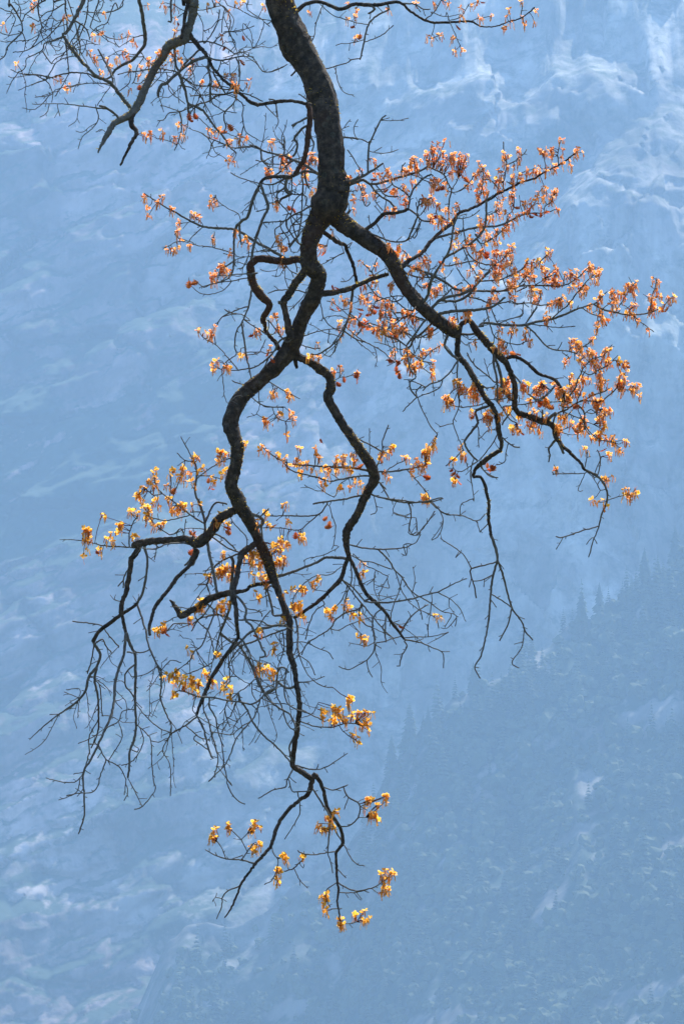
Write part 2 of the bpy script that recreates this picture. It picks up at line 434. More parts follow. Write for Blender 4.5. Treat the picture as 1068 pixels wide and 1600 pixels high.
def hill_point(px, py):
    k = np.argmin((HPX - px) ** 2 + (HPY - py) ** 2); i, j = np.unravel_index(k, HPX.shape)
    return Vector((HX2[i, j], hy[i, j], hz[i, j]))
FIRS = [(640, 1182, 23, 'tallest dark fir on the hillside crest, hazy against pale cliff beside golden leaf cluster'),
        (608, 1205, 15, 'small faint fir just left of the tallest fir on the crest'),
        (668, 1150, 12, 'short hazy fir just right of the tallest fir on the crest'),
        (742, 1085, 13, 'hazy fir on the crest below the tip of the long bare hanging twigs'),
        (905, 972, 14, 'pointed fir on the upper right crest, left one of a near pair'),
        (930, 955, 12, 'pointed fir on the upper right crest, right one of a near pair'),
        (1005, 905, 15, 'hazy fir high on the right crest, in front of the pale rock chute'),
        (1050, 885, 17, 'hazy fir highest on the crest, close to the right edge')]
for i, (px, py, h, lab) in enumerate(FIRS):
    p = hill_point(px, py)
    root = bpy.data.objects.new('fir_tree', None); COL.objects.link(root); root.location = p
    tag(root, lab, 'tree', 'firs along the hillside crest')
    v, f = conifer_arrays(h, h * 0.24, 24, 9, 40 + i)
    link('crown', np_mesh('crown', v, f, False), MAT_CONIFER, root)
    m = MB(); n = 8
    for k in range(n):
        a = 2 * math.pi * k / n; m.v += [(0.35 * math.cos(a), 0.35 * math.sin(a), -1.5), (0.05 * math.cos(a), 0.05 * math.sin(a), h * 0.97)]
    for k in range(n): m.f.append((2 * k, 2 * ((k + 1) % n), 2 * ((k + 1) % n) + 1, 2 * k + 1))
    m.build('trunk', MAT_FTRUNK, root)

# ------------------------------------------------------------------ haze
HAZE_COL, HAZE_DEN, HAZE_G = (0.395, 0.645, 0.955), 0.00021, 0.15
m, nt, out = new_mat('haze')
pv = node(nt, 'ShaderNodeVolumePrincipled')
pv.inputs['Color'].default_value = (*HAZE_COL, 1)
pv.inputs['Density'].default_value = HAZE_DEN
pv.inputs['Anisotropy'].default_value = HAZE_G
nt.links.new(pv.outputs['Volume'], out.inputs['Volume'])
h = MB()
x0, x1, y0, y1, z0, z1 = -S - 40, S + 40, -3050, 3660, -6.0, TOPZ + 12
h.v = [(x0, y0, z0), (x1, y0, z0), (x1, y1, z0), (x0, y1, z0), (x0, y0, z1), (x1, y0, z1), (x1, y1, z1), (x0, y1, z1)]
h.f = [(3, 2, 1, 0), (4, 5, 6, 7), (0, 1, 5, 4), (1, 2, 6, 5), (2, 3, 7, 6), (3, 0, 4, 7)]
tag(h.build('haze', m, smooth=False), 'thin blue haze filling the valley air', 'haze', kind='stuff')

# traced courses of every limb and twig: widths in photo pixels | points; @ gives origin and scale of the traced patch
TRACE = '''
@0 0 1
B 110 95 80 68 56 46|-1116,-400 -800,-560 -350,-520 0,-380 260,-210 400,-90
B 46 42 41 46 50 45 44 42 40 41 46 54 58 50 30|400,-90 434,-30 436,0 450,37 466,75 487,112 502,150 511,187 515,225 517,262 517,300 517,306 514,318 508,332 503,345
B 34 34 31 28 27 27 28 26 22 25 23 22 25 25 25 23 24 24 24 23 21 19 19 20 22 21 20 16 17 16 14 10 11 11 10.5 10 8.5 8 8 8 8 8 8 8 8.5 9 9 7|505,330 499,342 493,352 488,365 482,387 482,408 486,416 496,428 496,440 489,462 478,485 467,509 460,530 452,548 440,562 418,584 394,605 376,621 364,645 360,665 370,694 369,720 364,742 361,761 371,780 377,795 387,810 398,832 412,862 420,880 427,904 436,927 444,951 452,972 452,999 453,1022 459,1041 463,1070 467,1094 467,1117 464,1141 460,1165 457,1189 459,1199 470,1206 488,1217 492,1211 495,1215
B 26 34 36 30 18|522,268 527,284 528,298 526,312 520,324
B 18 24 26 20|510,300 501,310 500,320 504,334
B 26 27 27 26 24 22 20 20 20 20 19 20 22|508,328 527,341 552,360 580,379 606,399 617,417 625,436 638,456 655,475 674,493 697,511 710,517 716,518
B 18 13 13 14 13 14 14 14 15 15 15 15 16 16 14 13 13 12 11 9 7|458,547 466,557 484,566 502,578 515,590 517,605 512,620 520,637 530,656 543,675 556,694 569,712 581,731 584,750 575,768 565,787 557,806 544,824 540,843 541,852 544,868
B 12 13 15 15 18 15 11 11 11 12 12 10|376,793 361,800 342,811 331,830 320,841 306,849 290,842 271,844 248,845 230,847 215,850 208,853
B 8 8.5 9 9 9 9 9 8 8 8 7 6 7 8 6 5 5 5 5 5 5 5|715,516 715,532 714,553 728,570 738,588 747,603 759,624 771,638 776,655 779,674 782,687 782,701 769,711 754,722 745,729 740,738 740,745 750,745 756,756 763,783 763,810 767,836
B 10 8 8 10 11.5 11.5 12 12.5 9.5 8.5 9 9.5 9 9 10 10 9 8 6 5 4|715,516 722,506 733,501 741,511 750,524 762,538 774,550 784,560 792,570 799,587 804,602 804,617 803,634 808,644 820,648 840,656 862,664 868,682 880,698 903,720 914,735
B 15 15 15 15 13 13 15 15 13 12 12 12 12 12 11 8.5 9 6 2.5|285,-215 302,-100 303,-8 302,10 299,28 294,47 288,60 273,66 262,73 255,88 243,105 234,122 225,142 213,168 198,182 180,191 170,206 161,221 153,238
@0 0 1
B 7 6.5 6 6 6 6 6 5.5 5 5 5 4 3.5 3 3 2.5 2.5 2|195,-235 212,-90 217,-6 219,6 222,20 225,43 227,62 224,73 215,84 206,94 191,101 180,109 172,120 161,123 148,120 135,114 105,114 72,123
B 9 8 7 6 5 4.5 5 5 5.5 5.5 5.5|130,-305 140,-100 131,-6 120,22 105,49 99,56 120,86 148,116 172,129 189,150 203,168
9 9 8 6 5 3|213,172 206,182 205,194 213,206 203,227 188,258
8 7 6 5 4 4.5 5 5.5 5.5 5 5.5|296,52 307,68 318,80 326,92 333,106 349,124 374,145 396,162 413,162 450,157 486,163
5 3|715,516 720,522 735,522 748,520
B 10 11 12 12.5 13 14 13 11 9 9 5.5 6 7 8|478,407 462,405 445,408 411,404 401,405 393,412 391,420 393,432 396,444 404,457 413,467 421,474 419,483 414,491 411,500 414,508 414,515 421,525 430,535 436,543 445,548
B 13 12 12 11 9 10 12 13|482,418 468,434 458,449 450,462 443,472 445,484 448,498 451,515 455,530 
8 5|444,472 435,472
12 10 4|458,540 460,555 463,575
B 8 9 8 6.5 6|482,162 484,180 481,210 476,245 468,260 458,274 457,273
B 10 9 8 7 6.5 6|505,458 529,455 547,450 566,442 585,434 607,428
8 7 6 5 5|503,362 517,370 531,380 538,382 542,392 550,410 558,444
5 4 3|302,838 304,860 295,877 288,884
@0 0 2.67
4 3.5|490,485 450,452 415,440
3 1.2|450,455 400,448 330,440 270,432 135,433
1.3|325,445 318,500 285,525
1.3|240,440 250,485
1.3|205,430 195,470 165,488
2 1.3|405,450 410,490 390,530 345,570 325,620
1.3|410,510 370,530 345,550 315,545
1.3|425,540 400,550
1.6 1.3|470,350 400,345 330,350 240,370 210,395 145,405
1.5|460,360 430,400 405,440
@0 0 5.34
3 2|75,-30 90,30 130,90 165,150 185,210 180,270 130,320 60,390 45,450 0,495 -20,505
2.6 1.5|380,-20 350,10 260,80 210,125 185,180
2 1.2|180,270 210,330 205,420
1.5|180,275 100,290 40,285 -20,255
1.5|205,340 100,345 30,345 -20,330
1.5|90,95 130,150 100,230 75,290
1.5|105,95 50,85 0,60 -20,50
1.5|100,95 90,120 60,155
2 1.5|440,-20 445,80 400,160 370,220 330,250 320,290
2.5 1.5|330,-20 320,90 345,200 340,260 300,340 240,410 110,435
2 1.5|540,150 480,220 400,300 330,350 290,380 240,410
3 2|540,-10 545,60 555,130 560,200 560,270
3 2|540,320 550,380 560,450 575,600
3 1.7|620,160 690,210 730,260 750,330
2|560,-10 600,100 620,170 640,260 600,330
3 2|655,200 650,260 660,330 670,400 660,470
2|735,-10 720,150 680,260 650,330
2|820,-10 790,110 750,220
1.5|860,-10 850,60 800,120
2|1035,-10 1020,50 940,90 830,105 690,95
2 1.5|960,20 920,110 890,190 830,210 790,240 760,270
1.5|730,110 800,170 840,180
1.5|780,230 840,270 900,310 980,325 1060,305
2 1.5|530,30 450,80 370,110 320,180
2|530,300 500,310 440,330 420,300
2.5 1.5|540,310 400,350 370,360 350,420 270,460 220,490 215,550 180,590 150,600
2|360,420 400,490 430,530
3 2 1.5|385,635 300,620 230,620 150,605 90,580
2|400,630 380,665 300,625 200,615
2|640,460 600,470 520,490 460,530 440,570 380,665
1.5|560,450 470,480 430,530
2 1.3|380,665 420,720 440,800 430,850
2 1.2|380,665 300,690 220,720 150,750
1.3|280,620 180,635 100,645 70,635
1.5|575,605 530,690 480,770 460,800
1.5|930,715 820,690 720,695 620,715 560,740
1.4|680,610 650,700
1.3|500,765 420,775 350,800
3.5 3|945,690 920,600 870,500 820,410
1.3|240,0 200,30 130,30
1.3|430,120 470,170 520,160
1.3|345,210 380,250 385,180
1.3|440,180 430,260 410,320
1.3|330,270 420,230 500,180 540,140
1.3|620,330 680,320 760,350 800,370
1.3|590,330 620,390 650,430
1.3|690,320 640,370 600,400
1.3|425,370 480,425 530,380
1.3|130,215 180,190
1.3|710,340 710,400 690,440
@180 0 5.34
6 5|612,30 585,120 570,220 550,320
5 4|730,480 660,500 600,540 540,590
5 5 5.5 5 4|540,590 480,640 430,690 380,710 360,770 358,800
3.5 2|600,530 680,500 770,480 880,500 980,480 1068,460
5 4 3|540,610 560,690 585,760 605,860 610,930 625,945
2|500,590 430,580 350,570 250,580 150,600
4 3.5|500,365 500,480 510,560 540,590
1.5|580,360 570,450 600,490
1.5|670,90 720,170 735,250 730,340
1.5|680,80 760,75 850,50 900,45
1.8|810,-20 880,40 940,100 960,180 945,260
2|740,360 770,330 820,250 860,160 870,80
1.5|860,170 800,230 740,255
1.5|905,80 890,180 890,270
1.5|940,260 870,300 820,350
1.5|930,270 1000,255 1068,240
1.5|950,280 1000,350 1000,380 960,430
1.5|900,-20 940,40 1000,60 1068,95
3|470,-10 465,90 465,180 440,175
1.5|490,40 540,70 580,90
8 6|572,-30 570,40
2.2 1.2|230,290 160,310 100,350 30,390
1.5|1068,410 1000,450 900,480
1.5|780,555 700,550 620,560
2|180,600 100,600 20,620
1.5|120,680 60,740 0,760
1.6|560,640 620,690 700,710 800,715 900,720 1068,760
1.5|570,650 650,720 700,760 720,800
1.5|380,620 320,700 260,740
1.5|470,600 400,600 330,610
1.5|440,690 470,740 500,780
3 2|780,490 770,560 790,640 790,800 792,860
3 2|600,350 680,350 770,345 850,365 930,400 1000,450
3.5|720,400 650,460 600,510 560,560 530,610
1.5|370,720 400,730 395,800
1.5|240,470 180,560 170,640 140,700
1.4|200,700 260,650 330,620 380,580
1.4|620,640 660,700 690,780
1.4|590,650 550,720 540,780
@250 100 5.34
3 2 1.5|410,-20 410,60 420,160 425,280 440,330 500,370 540,390 640,405
2.5|440,60 480,140 520,210 550,250
2.5 2|550,245 620,230 680,240 750,260 860,310 
2 1.5|880,345 930,400 985,460 960,545
2.5|965,325 975,400 980,440
2|960,300 905,290
4 3 2|250,345 290,350 360,390 400,440 440,500 490,560 540,620 580,690 640,740
3 2 1.5|550,250 480,260 400,310 330,330 250,360 200,385 120,400 70,410 30,465 -20,470
2|550,250 450,250 330,260 250,265
2|200,110 260,160 340,180 420,180 540,210 650,200
2|500,0 480,60
2.3 1.3|200,190 270,200 320,240 360,300 390,400
2|190,100 270,160
2|550,255 620,280 690,340 685,430 695,510 675,590
2.3|640,270 600,340 540,400 535,470 550,510 535,570
1.4|620,330 620,400
2.5 1.4|165,410 180,480 175,560 150,650 120,720
1.3|155,660 180,700 210,710
1.5|140,660 60,635 -20,620
1.5|150,385 60,355 0,340
1.5|60,100 80,220 130,270 210,330
1.3|150,180 160,330
1.3|0,300 30,400
2|660,20 665,90 650,190
1.5|800,-10 850,50 900,65 980,45 1060,0
@400 180 6.675
5 4.5 4 3.5 3 3 3 3|655,610 570,560 480,500 380,460 300,420 200,400 100,380 40,350 0,325 -60,307
@250 100 5.34
3 2.5 2 2 1.5 1.2|850,710 800,685 740,690 620,700 560,680 470,640 400,610 340,570 280,550 215,520
1.5|560,690 500,650 390,610 350,575
2 1.3|440,655 410,730 385,785
1.3|410,745 450,775 500,745
1.4|580,690 560,660 520,600
1.4|600,660 520,680 430,700
1.4|660,650 690,735 715,700
1.5|840,720 850,800
1.5|1050,750 1035,690 1035,615
@540 0 3.3375
7 6 6 6 5 4 4 3 2 2 2|-270,62 -210,20 -135,8 -30,45 45,20 150,25 240,10 290,15 340,60 430,110 520,115 650,110 700,135 780,135 850,110 920,90 985,35
5 3|130,25 150,45 118,70
3 2|290,10 360,20 400,45 440,45
2 1.5|415,105 450,70 480,30 500,-10
1.5|440,60 520,85 600,70
1.5|540,105 600,85 640,20
1.5|460,115 455,160 440,200
1.3|440,200 480,185
1.5|525,60 545,120 575,190 595,235
1.5|915,95 918,30
3 2.2|225,45 170,75 125,115 105,170 95,220 80,290 75,310
2|75,297 30,310 0,328 -110,360
1.6|105,215 180,185 250,130
1.4|640,110 690,95 720,90
@350 0 2.67
1.5|465,290 475,340 500,385 540,395
1.4|580,168 525,180 490,180 465,188
1.2|525,180 520,210
1.7|415,10 385,90 375,150 355,185
1.5|400,15 450,60 510,80 560,95 600,100
1.6|190,110 160,80 100,40 100,0
1.5|195,85 140,75 85,50
1.4|165,90 150,150 120,200 60,220
1.4|265,265 200,295 160,295 120,240 60,210
1.4|80,95 110,130 120,180
3|310,280 280,315
2|350,420 310,390
1.4|0,60 30,150 60,240 60,320
1.4|0,130 60,130 125,105
1.4|0,250 60,235 125,235
1.4|0,20 40,80 20,150
@400 180 6.675
4 3|540,20 460,60 370,105
2.5|440,80 380,125
4 3.5 3|520,110 450,170 400,240 430,300 410,390 380,430
2.5|400,240 370,270
3 2|565,200 600,300 585,375
2|310,410 290,350 295,230
1.4|160,510 170,400 150,310
2|300,425 200,420 150,440 70,480 0,465
2|40,360 55,470
2 1.5|350,480 290,500 160,510 70,490
2.5|380,460 330,510 260,580 190,625
6 6 6 6 5 4 3.5|360,640 260,635 180,640 100,655 50,690 20,750 -10,800
4 2|640,610 500,580 400,630 300,660 200,710 130,720 0,700
3|500,590 520,680 550,760
3 2|480,600 485,700 490,800
2|300,740 230,800
2|380,640 370,800
4.5|330,640 310,700 320,800 370,815
1.4|890,145 930,110 980,40
1.4|920,120 970,110
2.5|895,220 1000,235 1068,250
1.3|620,670 540,690
@200 180 2.967
5 4.5 4|600,340 575,400 555,470 525,490 500,520 490,560
3.5 2.5|490,560 490,640 488,710 470,740
5 5 4.5 4|610,320 640,390 648,430 620,490 595,560 580,620 570,670
4.5 4 3 2.5 1.5|725,660 600,590 500,530 420,523 350,515 290,490 220,450 150,410 95,375 75,360
1.7|600,315 520,290 475,265
1.5|520,480 510,455 460,430 415,395 405,370
1.7|350,515 310,550 280,585
2 1.3|500,640 440,625 380,610 330,605 280,590 230,585 160,620
1.3|300,590 240,570 215,550
1.3|350,510 335,490 310,475
1.3|310,490 250,500
1.3|395,590 400,540
1.4|640,650 520,655 440,640
1.4|690,625 600,630 550,640
2 1.4|600,730 555,735 470,740 430,770 360,790 330,800
1.4|540,690 490,680 440,715 410,770
4 2|520,500 520,560 525,600
1.4|640,430 600,445
1.4|720,490 625,495
1.4|560,625 545,690 505,715
@400 290 6.675
5 4|310,0 330,60 370,80 330,100 260,140 235,180
3 2.5|300,20 220,80 225,150 240,180
2|240,180 320,260 400,350 470,420 510,430
3 2|575,205 480,260 400,300 330,350 280,370 70,385
2|480,60 420,130 380,200 370,260 360,330 390,440 440,590
2|400,90 500,100 530,140 520,200 560,220
2.4|320,370 320,430 370,510 440,600 470,620
2|470,320 380,400 330,480 240,500
2|250,430 300,500 340,570 350,640 370,690
2|330,300 280,390 230,430 200,460 200,520 210,560 160,640
2.4|480,0 480,150 470,330 455,440 430,520 360,600 340,640
2|500,440 420,550 350,640
1.5|200,170 130,185
1.5|100,235 0,270
1.4|170,0 180,80 210,130
1.5|260,610 150,650 0,690
1.6|460,640 430,690 370,690
1.5|1000,590 950,660
1.3|830,520 890,620 920,710
1.6|920,690 830,740 720,800 600,870
1.3|750,560 740,630
5 4|925,320 980,250
@320 400 5.933
3 2.5 2 1.7|435,310 415,420 390,510 350,600 300,690 280,760 275,840 290,910 220,960 180,1000 165,1030
2.5 2|400,465 320,490 250,520 180,550 140,590 115,635
1.6|420,600 380,560 310,535 240,525 180,490
1.5|160,570 220,545 300,540
2|370,580 420,630 490,670 560,720 600,750
3 2.5 2|345,620 355,720 370,820 385,940 410,1030 425,1120 430,1140
1.7|590,900 530,890 450,890 390,890 
1.7|400,920 490,905 530,850 560,770
1.5|330,890 335,855 370,845
3.2 3 2 1.5|735,760 680,800 650,870 590,940 500,1010 420,1040 310,1055 250,1060 170,1030
2.5 2|590,950 540,1050 490,1110 430,1140 
2 1.2|310,1050 230,960 160,880 100,820 20,780 -30,740 -60,690
1.4|95,810 85,740
1.5|155,1050 170,1180 180,1290 195,1330
1.6|430,1190 330,1185 250,1155
2.6 2|760,800 710,750 650,670 585,590
1.7|680,680 665,600 650,550
1.6|580,740 640,720 660,690
2|590,590 590,660 570,730
2.5 2|960,350 870,320 760,310 650,320 585,345
1.5|970,270 910,370 840,450 780,510
1.2|765,470 830,460
1.5|680,70 670,125 570,140 510,120
1.5|745,80 690,180 620,180
1.5|745,90 740,200 770,290
2|760,80 800,140 870,175
2|840,50 855,150
2 1.5|420,185 390,200 250,230 160,240 60,260 -10,290 -60,250 -95,220
1.8 1.3|250,235 180,310 70,350 -20,350 -80,320 -150,250
2.5 1.5|265,-10 270,90 235,190 150,240
1.4|380,0 290,30 200,90 150,130
1.4|390,0 350,110 340,180 250,180 130,180
2 1.4|600,1165 700,1230 830,1300 880,1325
2 1.8|500,1090 500,1300 510,1380
2|900,745 1000,710 1068,695
2|880,820 980,850 1068,855
@280 380 3.3375
1.5|770,450 860,440
2 1.6|735,300 755,390 800,440 855,460
4 3.5 3 2.5 2|905,240 895,340 870,420 840,490 770,550 720,580 690,575
1.6|740,570 780,590 810,560 830,500
3 2 1.5|855,450 920,500 980,520 1068,570 1110,620
2|870,440 930,490 970,515
1.6 1.3|1015,540 1030,600 1020,645
1.4|780,440 775,520
1.6|375,800 440,850 490,855 550,855
1.4|255,835 300,795 330,800
@320 600 2.67
1.6|195,55 235,85 280,95 330,95
1.5|280,95 300,140 335,155
1.3|230,90 215,125 175,138
4 3.5 3 2.5 2 1.5|700,365 620,350 520,345 440,340 370,335 310,315 260,280 235,260
3.2 2|700,385 640,385 580,395 520,405 470,390 410,375 360,360 330,330
1.5|490,445 440,435 415,420
1.5|540,470 560,420 600,395
2.6|605,215 660,240 710,265 740,285
2.6 2|715,350 740,280 740,240 765,170
1.5|685,290 685,185
3 2.4|720,365 780,365 850,355 900,345 920,340
1.5|740,380 780,345 830,320
1.5|840,360 890,410 930,460 935,490
3 2.6 2|705,465 780,485 850,495 920,490 960,480 990,475
2 1.6|940,485 970,515 1000,540 1068,550
3 2.6|650,465 580,480 510,490 450,500
2.6 2|510,500 480,540 440,550 350,550 270,550
1.8|480,540 430,580 390,610 310,600 240,600
1.6|520,510 530,550 545,590 540,650 530,690
1.6|705,470 715,530 690,545
3 2|715,400 755,440
2.5|730,420 770,480
1.8|850,500 860,540 850,620 890,630 900,610 960,540
1.4|880,560 885,610
1.4|785,535 850,560
1.4|975,530 990,580 945,650
5.5 5 5|170,535 230,555 242,580 215,600
2.5|235,550 265,520
2.5|238,585 240,660
@420 850 3.3375
6 6.5 7 6.5 6 5.5|405,90 395,120 375,180 330,230 270,290 200,340 130,385
6 6 6 5.5 5 5 4|415,60 440,110 470,180 500,250 560,310 610,360 640,410 680,460 705,500
2.8 2|420,5 500,22 580,28 660,25 720,15 745,0
1.5|720,15 715,60 690,50
3 2.4 2 1.5|570,28 630,90 650,130 690,170 720,220 760,260 830,300 890,345 920,360
1.6|660,150 700,260 760,330 830,365 870,390 885,440
3 2.5 1.7|500,300 580,305 660,300 750,285 820,265 880,250 960,210 1030,180
2 1.4|880,255 940,285 990,330 1010,370 1025,405
1.5|750,240 760,180 750,120
1.3|850,300 848,250
1.6|740,240 780,320 800,395
3 2|690,460 710,420 740,380 780,345 830,315
1.7|690,190 680,240 660,290 640,350 630,430
1.5|920,350 960,365 980,385 970,430
1.5|950,375 930,410 915,435
2 1.5|700,495 760,485 830,485 900,470 935,460
3 2.2 1.8|710,500 790,515 850,540 905,570 910,650
2.5 1.7|705,510 720,530 690,590 680,635 665,637
1.5|835,485 825,420
2|690,490 640,495 600,510 560,515
3 2.5 2|385,190 450,270 500,330 550,390 600,450 650,495
2.6|385,185 440,230 500,300 
2.5 2.2|610,365 605,440 608,510
3 2.5 2 1.5|490,310 470,370 500,420 540,440 550,510 545,560 510,605 460,635 410,655 365,640
2.6|580,345 545,380 540,440 555,500
1.8|510,620 520,660 540,695
1.8|160,510 220,525 260,545 310,565 333,600
3 2.6 2|490,320 465,340 400,360 345,400 320,440 260,480 200,520 170,580
1.7|320,445 360,450 420,420 520,385
1.5|430,420 480,470
1.5|540,445 600,465 650,490
2.2|420,90 430,190 400,280 385,390
1.7|410,210 380,290 350,325
5 4 4 4.5 5|385,75 300,70 250,95 190,120 110,150 35,170
1.6|365,15 290,55 200,75 180,90
1.7|375,120 320,160 250,165 180,210 130,280 120,340
2|430,60 490,90 540,95 600,120 635,130
1.6|440,50 500,110 545,130 600,160 620,170
1.6|620,175 600,210 575,260 578,295
1.5|625,180 627,230
1.4|550,155 550,180 510,215
1.3|230,235 300,245
2|290,315 240,350 210,420 190,500
3 2.5|140,385 150,450 150,540 160,590
1.7|160,580 210,620 240,685
1.7|160,585 190,660 240,720 290,745 335,748
1.5|150,720 220,715 290,692
3|-5,230 10,310 25,375
1.6|25,375 70,370 130,370
1.5|55,470 80,560 110,545
@30 850 3.477
10 9 8.5 8 7.5 7|655,10 640,45 610,80 600,150 585,240 560,320 555,380
4.5 4 4|680,20 695,80 690,170 670,270 640,325
7 6 5.5 5|970,40 930,110 860,180 810,250 745,330 720,400 705,450 710,495
5 3|955,70 945,115
5 5.5 6 6|640,325 600,355 550,385 480,440 430,480 400,530
5 4.5 4 3.5 3 2.5 2|402,535 440,600 425,660 410,740 430,850 430,1000 415,1060 390,1110
3.5 3 2.5|640,325 665,400 690,480 700,545 740,640 770,690
3 2.5 2 1.5|770,690 770,780 768,840 800,930 825,985 820,1040 780,1120 820,1210 820,1370
2.5|700,530 720,600 750,660 765,720
6 5|557,370 570,440 580,490
5 4.5 4.5 4 4 3.5 3 2.5 2|580,485 570,590 540,680 520,760 515,850 500,930 470,1000 430,1090 390,1170 350,1240 350,1330 355,1430 350,1490 322,1578
5 4.5 4.5 4 3.5 3|580,485 610,560 630,610 632,700 630,800 630,880 635,980 625,1060 600,1130 600,1200 590,1270
2.5|400,540 390,640 370,705
4 4 3.5 2.5 2 1.2|412,675 380,720 360,800 310,860 240,910 170,960 100,1020 55,1065
1.5|320,850 330,790 255,793
1.5|320,830 245,805
1.5|315,855 320,945
1.3|320,860 280,890 215,927
2 2.5|450,445 380,430 290,422
2|455,445 490,500 540,557
2.8 2|402,545 450,518 475,560 503,590
2.5|598,110 570,180 565,240
2|565,200 535,230
1.3|550,318 515,303
2 2.5|705,575 680,588 630,592 585,587
1.5|745,670 680,710 610,723
1.6|770,690 820,635 880,645
1.4|768,840 710,870
1.8|640,870 700,950 760,1000 820,1025
1.4|820,1025 780,1040
1.5|785,1120 750,1150
1.3|815,960 795,975
2|415,740 440,780 450,935
2.2|430,950 380,1050 380,1130 350,1240
1.4|470,1005 400,1050 320,1085
1.4|430,1090 375,1085
2.4 2|425,1090 470,1170 510,1190 550,1220 580,1280
2|470,1180 440,1260 430,1310 395,1350 330,1355 255,1368
2 1.5|350,1240 310,1290 240,1295 145,1272
1.7|335,1270 310,1350 215,1392
1.6|350,1240 295,1250
1.6|490,1170 540,1090 560,1040 540,965
1.8|465,1015 490,990 540,965 560,910 620,900
1.5|525,790 580,860 580,950
2.5|625,650 580,700 578,770 610,810 630,850
2 1.7|640,985 690,1030 715,1070 720,1180 730,1290 738,1340 670,1425 625,1443
1.7|650,995 675,1070 640,1150 600,1190 555,1203
2|605,1120 640,1133
1.6|585,1275 570,1365
1.5|580,1300 590,1350 570,1395
1.6|590,1270 620,1330 645,1355
1.5|595,1290 640,1370 668,1425
1.4|745,30 735,85
@80 680 2.67
3 2 1|350,468 280,465 210,460 130,440 35,435
3 2|600,460 540,450 480,455 430,475 370,470
2|330,465 325,410 345,360 360,345
1.4|440,475 430,520
5 4 3.5 3 2 1.5|640,425 640,360 620,290 600,240 605,180 605,130 580,80 540,5
1.7|605,110 560,105 525,75
1.8|608,180 660,140 710,110 750,95
1.8|605,175 660,170 715,185
3 2.5 2|635,375 590,340 540,300 500,270 450,230 430,190
2|640,320 580,320
2|470,245 430,250 390,220
2|555,420 540,390 500,415 430,370 400,320
1.8|580,340 490,355 440,350 410,340
1.4|560,420 560,350
1.5|625,390 560,390 520,410
1.6|490,265 500,200 495,150
1.6|510,275 510,250 535,190
3|645,365 665,310 690,280 735,288
3 2.5|660,415 720,460 770,485 800,490
3 2.5|675,410 720,430 770,480
1.8|755,360 810,420 815,460 790,490
10 11 8 8 9 7 6|870,440 800,490 785,530 775,590 760,650 770,720 775,790
5 4.5|648,440 665,520 680,590 692,660
3|800,495 740,510 690,540 660,590 650,620
1.8|655,650 650,625 610,625
@230 880 4.212
B 6 6 5.5 5.5 8 10 11 11 11 12 9 7 2|815,125 730,140 680,155 650,180 590,190 540,195 480,210 400,240 330,290 270,325 220,348 200,310 175,275 150,243
6 6 5|578,300 590,400 600,490
5 4.5 4 3 2|565,-10 560,80 550,180 550,260 520,360 480,460 460,540 430,650
5 5 6 6 5 5|600,490 560,550 520,600 470,680 420,760 370,880 340,950 325,1000
4 3.5|480,460 540,510 600,540 650,610 700,710 740,820
2.6|620,500 660,560 690,640 720,740 760,830 800,900
4.2 4 3.5|920,405 850,410 760,430 680,455 620,510 560,570 530,600
3|915,435 840,460 760,490 690,520 600,550
4 3|585,215 620,250 650,300 645,370 690,420 720,480 760,570 780,610 740,620
2|645,305 740,320 755,350
2.6|600,375 680,375 760,385 800,410 900,405
2|710,450 760,370 810,310
2.8|770,140 800,210 820,280 830,345 910,340
1.7|775,160 790,290
2.6 2|440,320 400,440 360,540 310,580 280,640 205,700
2|330,380 400,450 430,540 440,600
1.7|320,570 360,630 400,680
3 2|550,370 480,340 400,350 340,370 290,450
2|460,330 480,420 495,570
2|290,400 200,395 160,410 130,450
2|450,230 380,330 300,400
1.5|270,300 210,290 150,285
2|415,215 390,145 340,140
2|425,100 380,70 410,30 440,10
3 2.6|850,825 780,850 740,900 680,930 620,915 530,905 430,885 340,880 260,850 210,840
2.6 2.2 1.7|370,880 370,960 400,1030 420,1110 450,1220 465,1290 455,1350 440,1410
2.6 2.2 1.8|415,890 410,950 450,1020 460,1090 490,1190 505,1320 520,1400 535,1480 590,1560 645,1590
3|325,1005 370,1090 395,1200 425,1280
2.6|325,1005 250,1070 160,1120
1.8|245,1070 300,1110 350,1150 415,1165
1.8|305,1160 360,1200 410,1240 430,1285
1.5|310,910 300,970 325,1000
2.2|530,600 540,690 545,780
1.5|545,745 585,745
2|610,560 560,620 530,690
2|420,660 330,705 240,735
2|530,900 510,960 525,1030 545,1080
1.6|525,1050 490,1110
1.6|520,1005 595,1050
1.5|590,920 550,1010
1.8|420,1110 500,1125 560,1130 600,1090 680,1040
2.5 2|740,910 710,1000 680,1040 590,1150 550,1250 510,1330 460,1380 405,1437
3 2.5|600,850 610,900 660,970 690,1040 750,1120 830,1190 890,1250 940,1310
1.4|740,1130 710,1185
1.5|455,1330 500,1390 555,1458
2|700,770 650,820 600,850 540,910
1.8|690,790 690,860 720,910
3|720,740 750,830 800,900 860,950 940,1000 980,1100
2.3|850,770 850,860 890,960 920,1060 980,1110
4|970,800 940,825 890,810 850,770
1.5|770,900 840,925
1.5|790,880 800,970
3|860,710 870,690 900,690 930,720
2.3|905,700 905,780 900,850 930,930 1000,970 1068,990
1.5|760,770 850,775 900,770
1.5|985,780 1068,790
2|880,440 900,560 870,650 855,700
2.8|965,370 990,460 990,560 1000,600
3|985,1110 935,1200 940,1270 950,1310
1.5|840,460 880,530 940,560
1.5|560,540 620,600 700,640
1.5|600,600 560,650 570,720
1.5|700,830 780,860 840,850
@300 1080 3.141
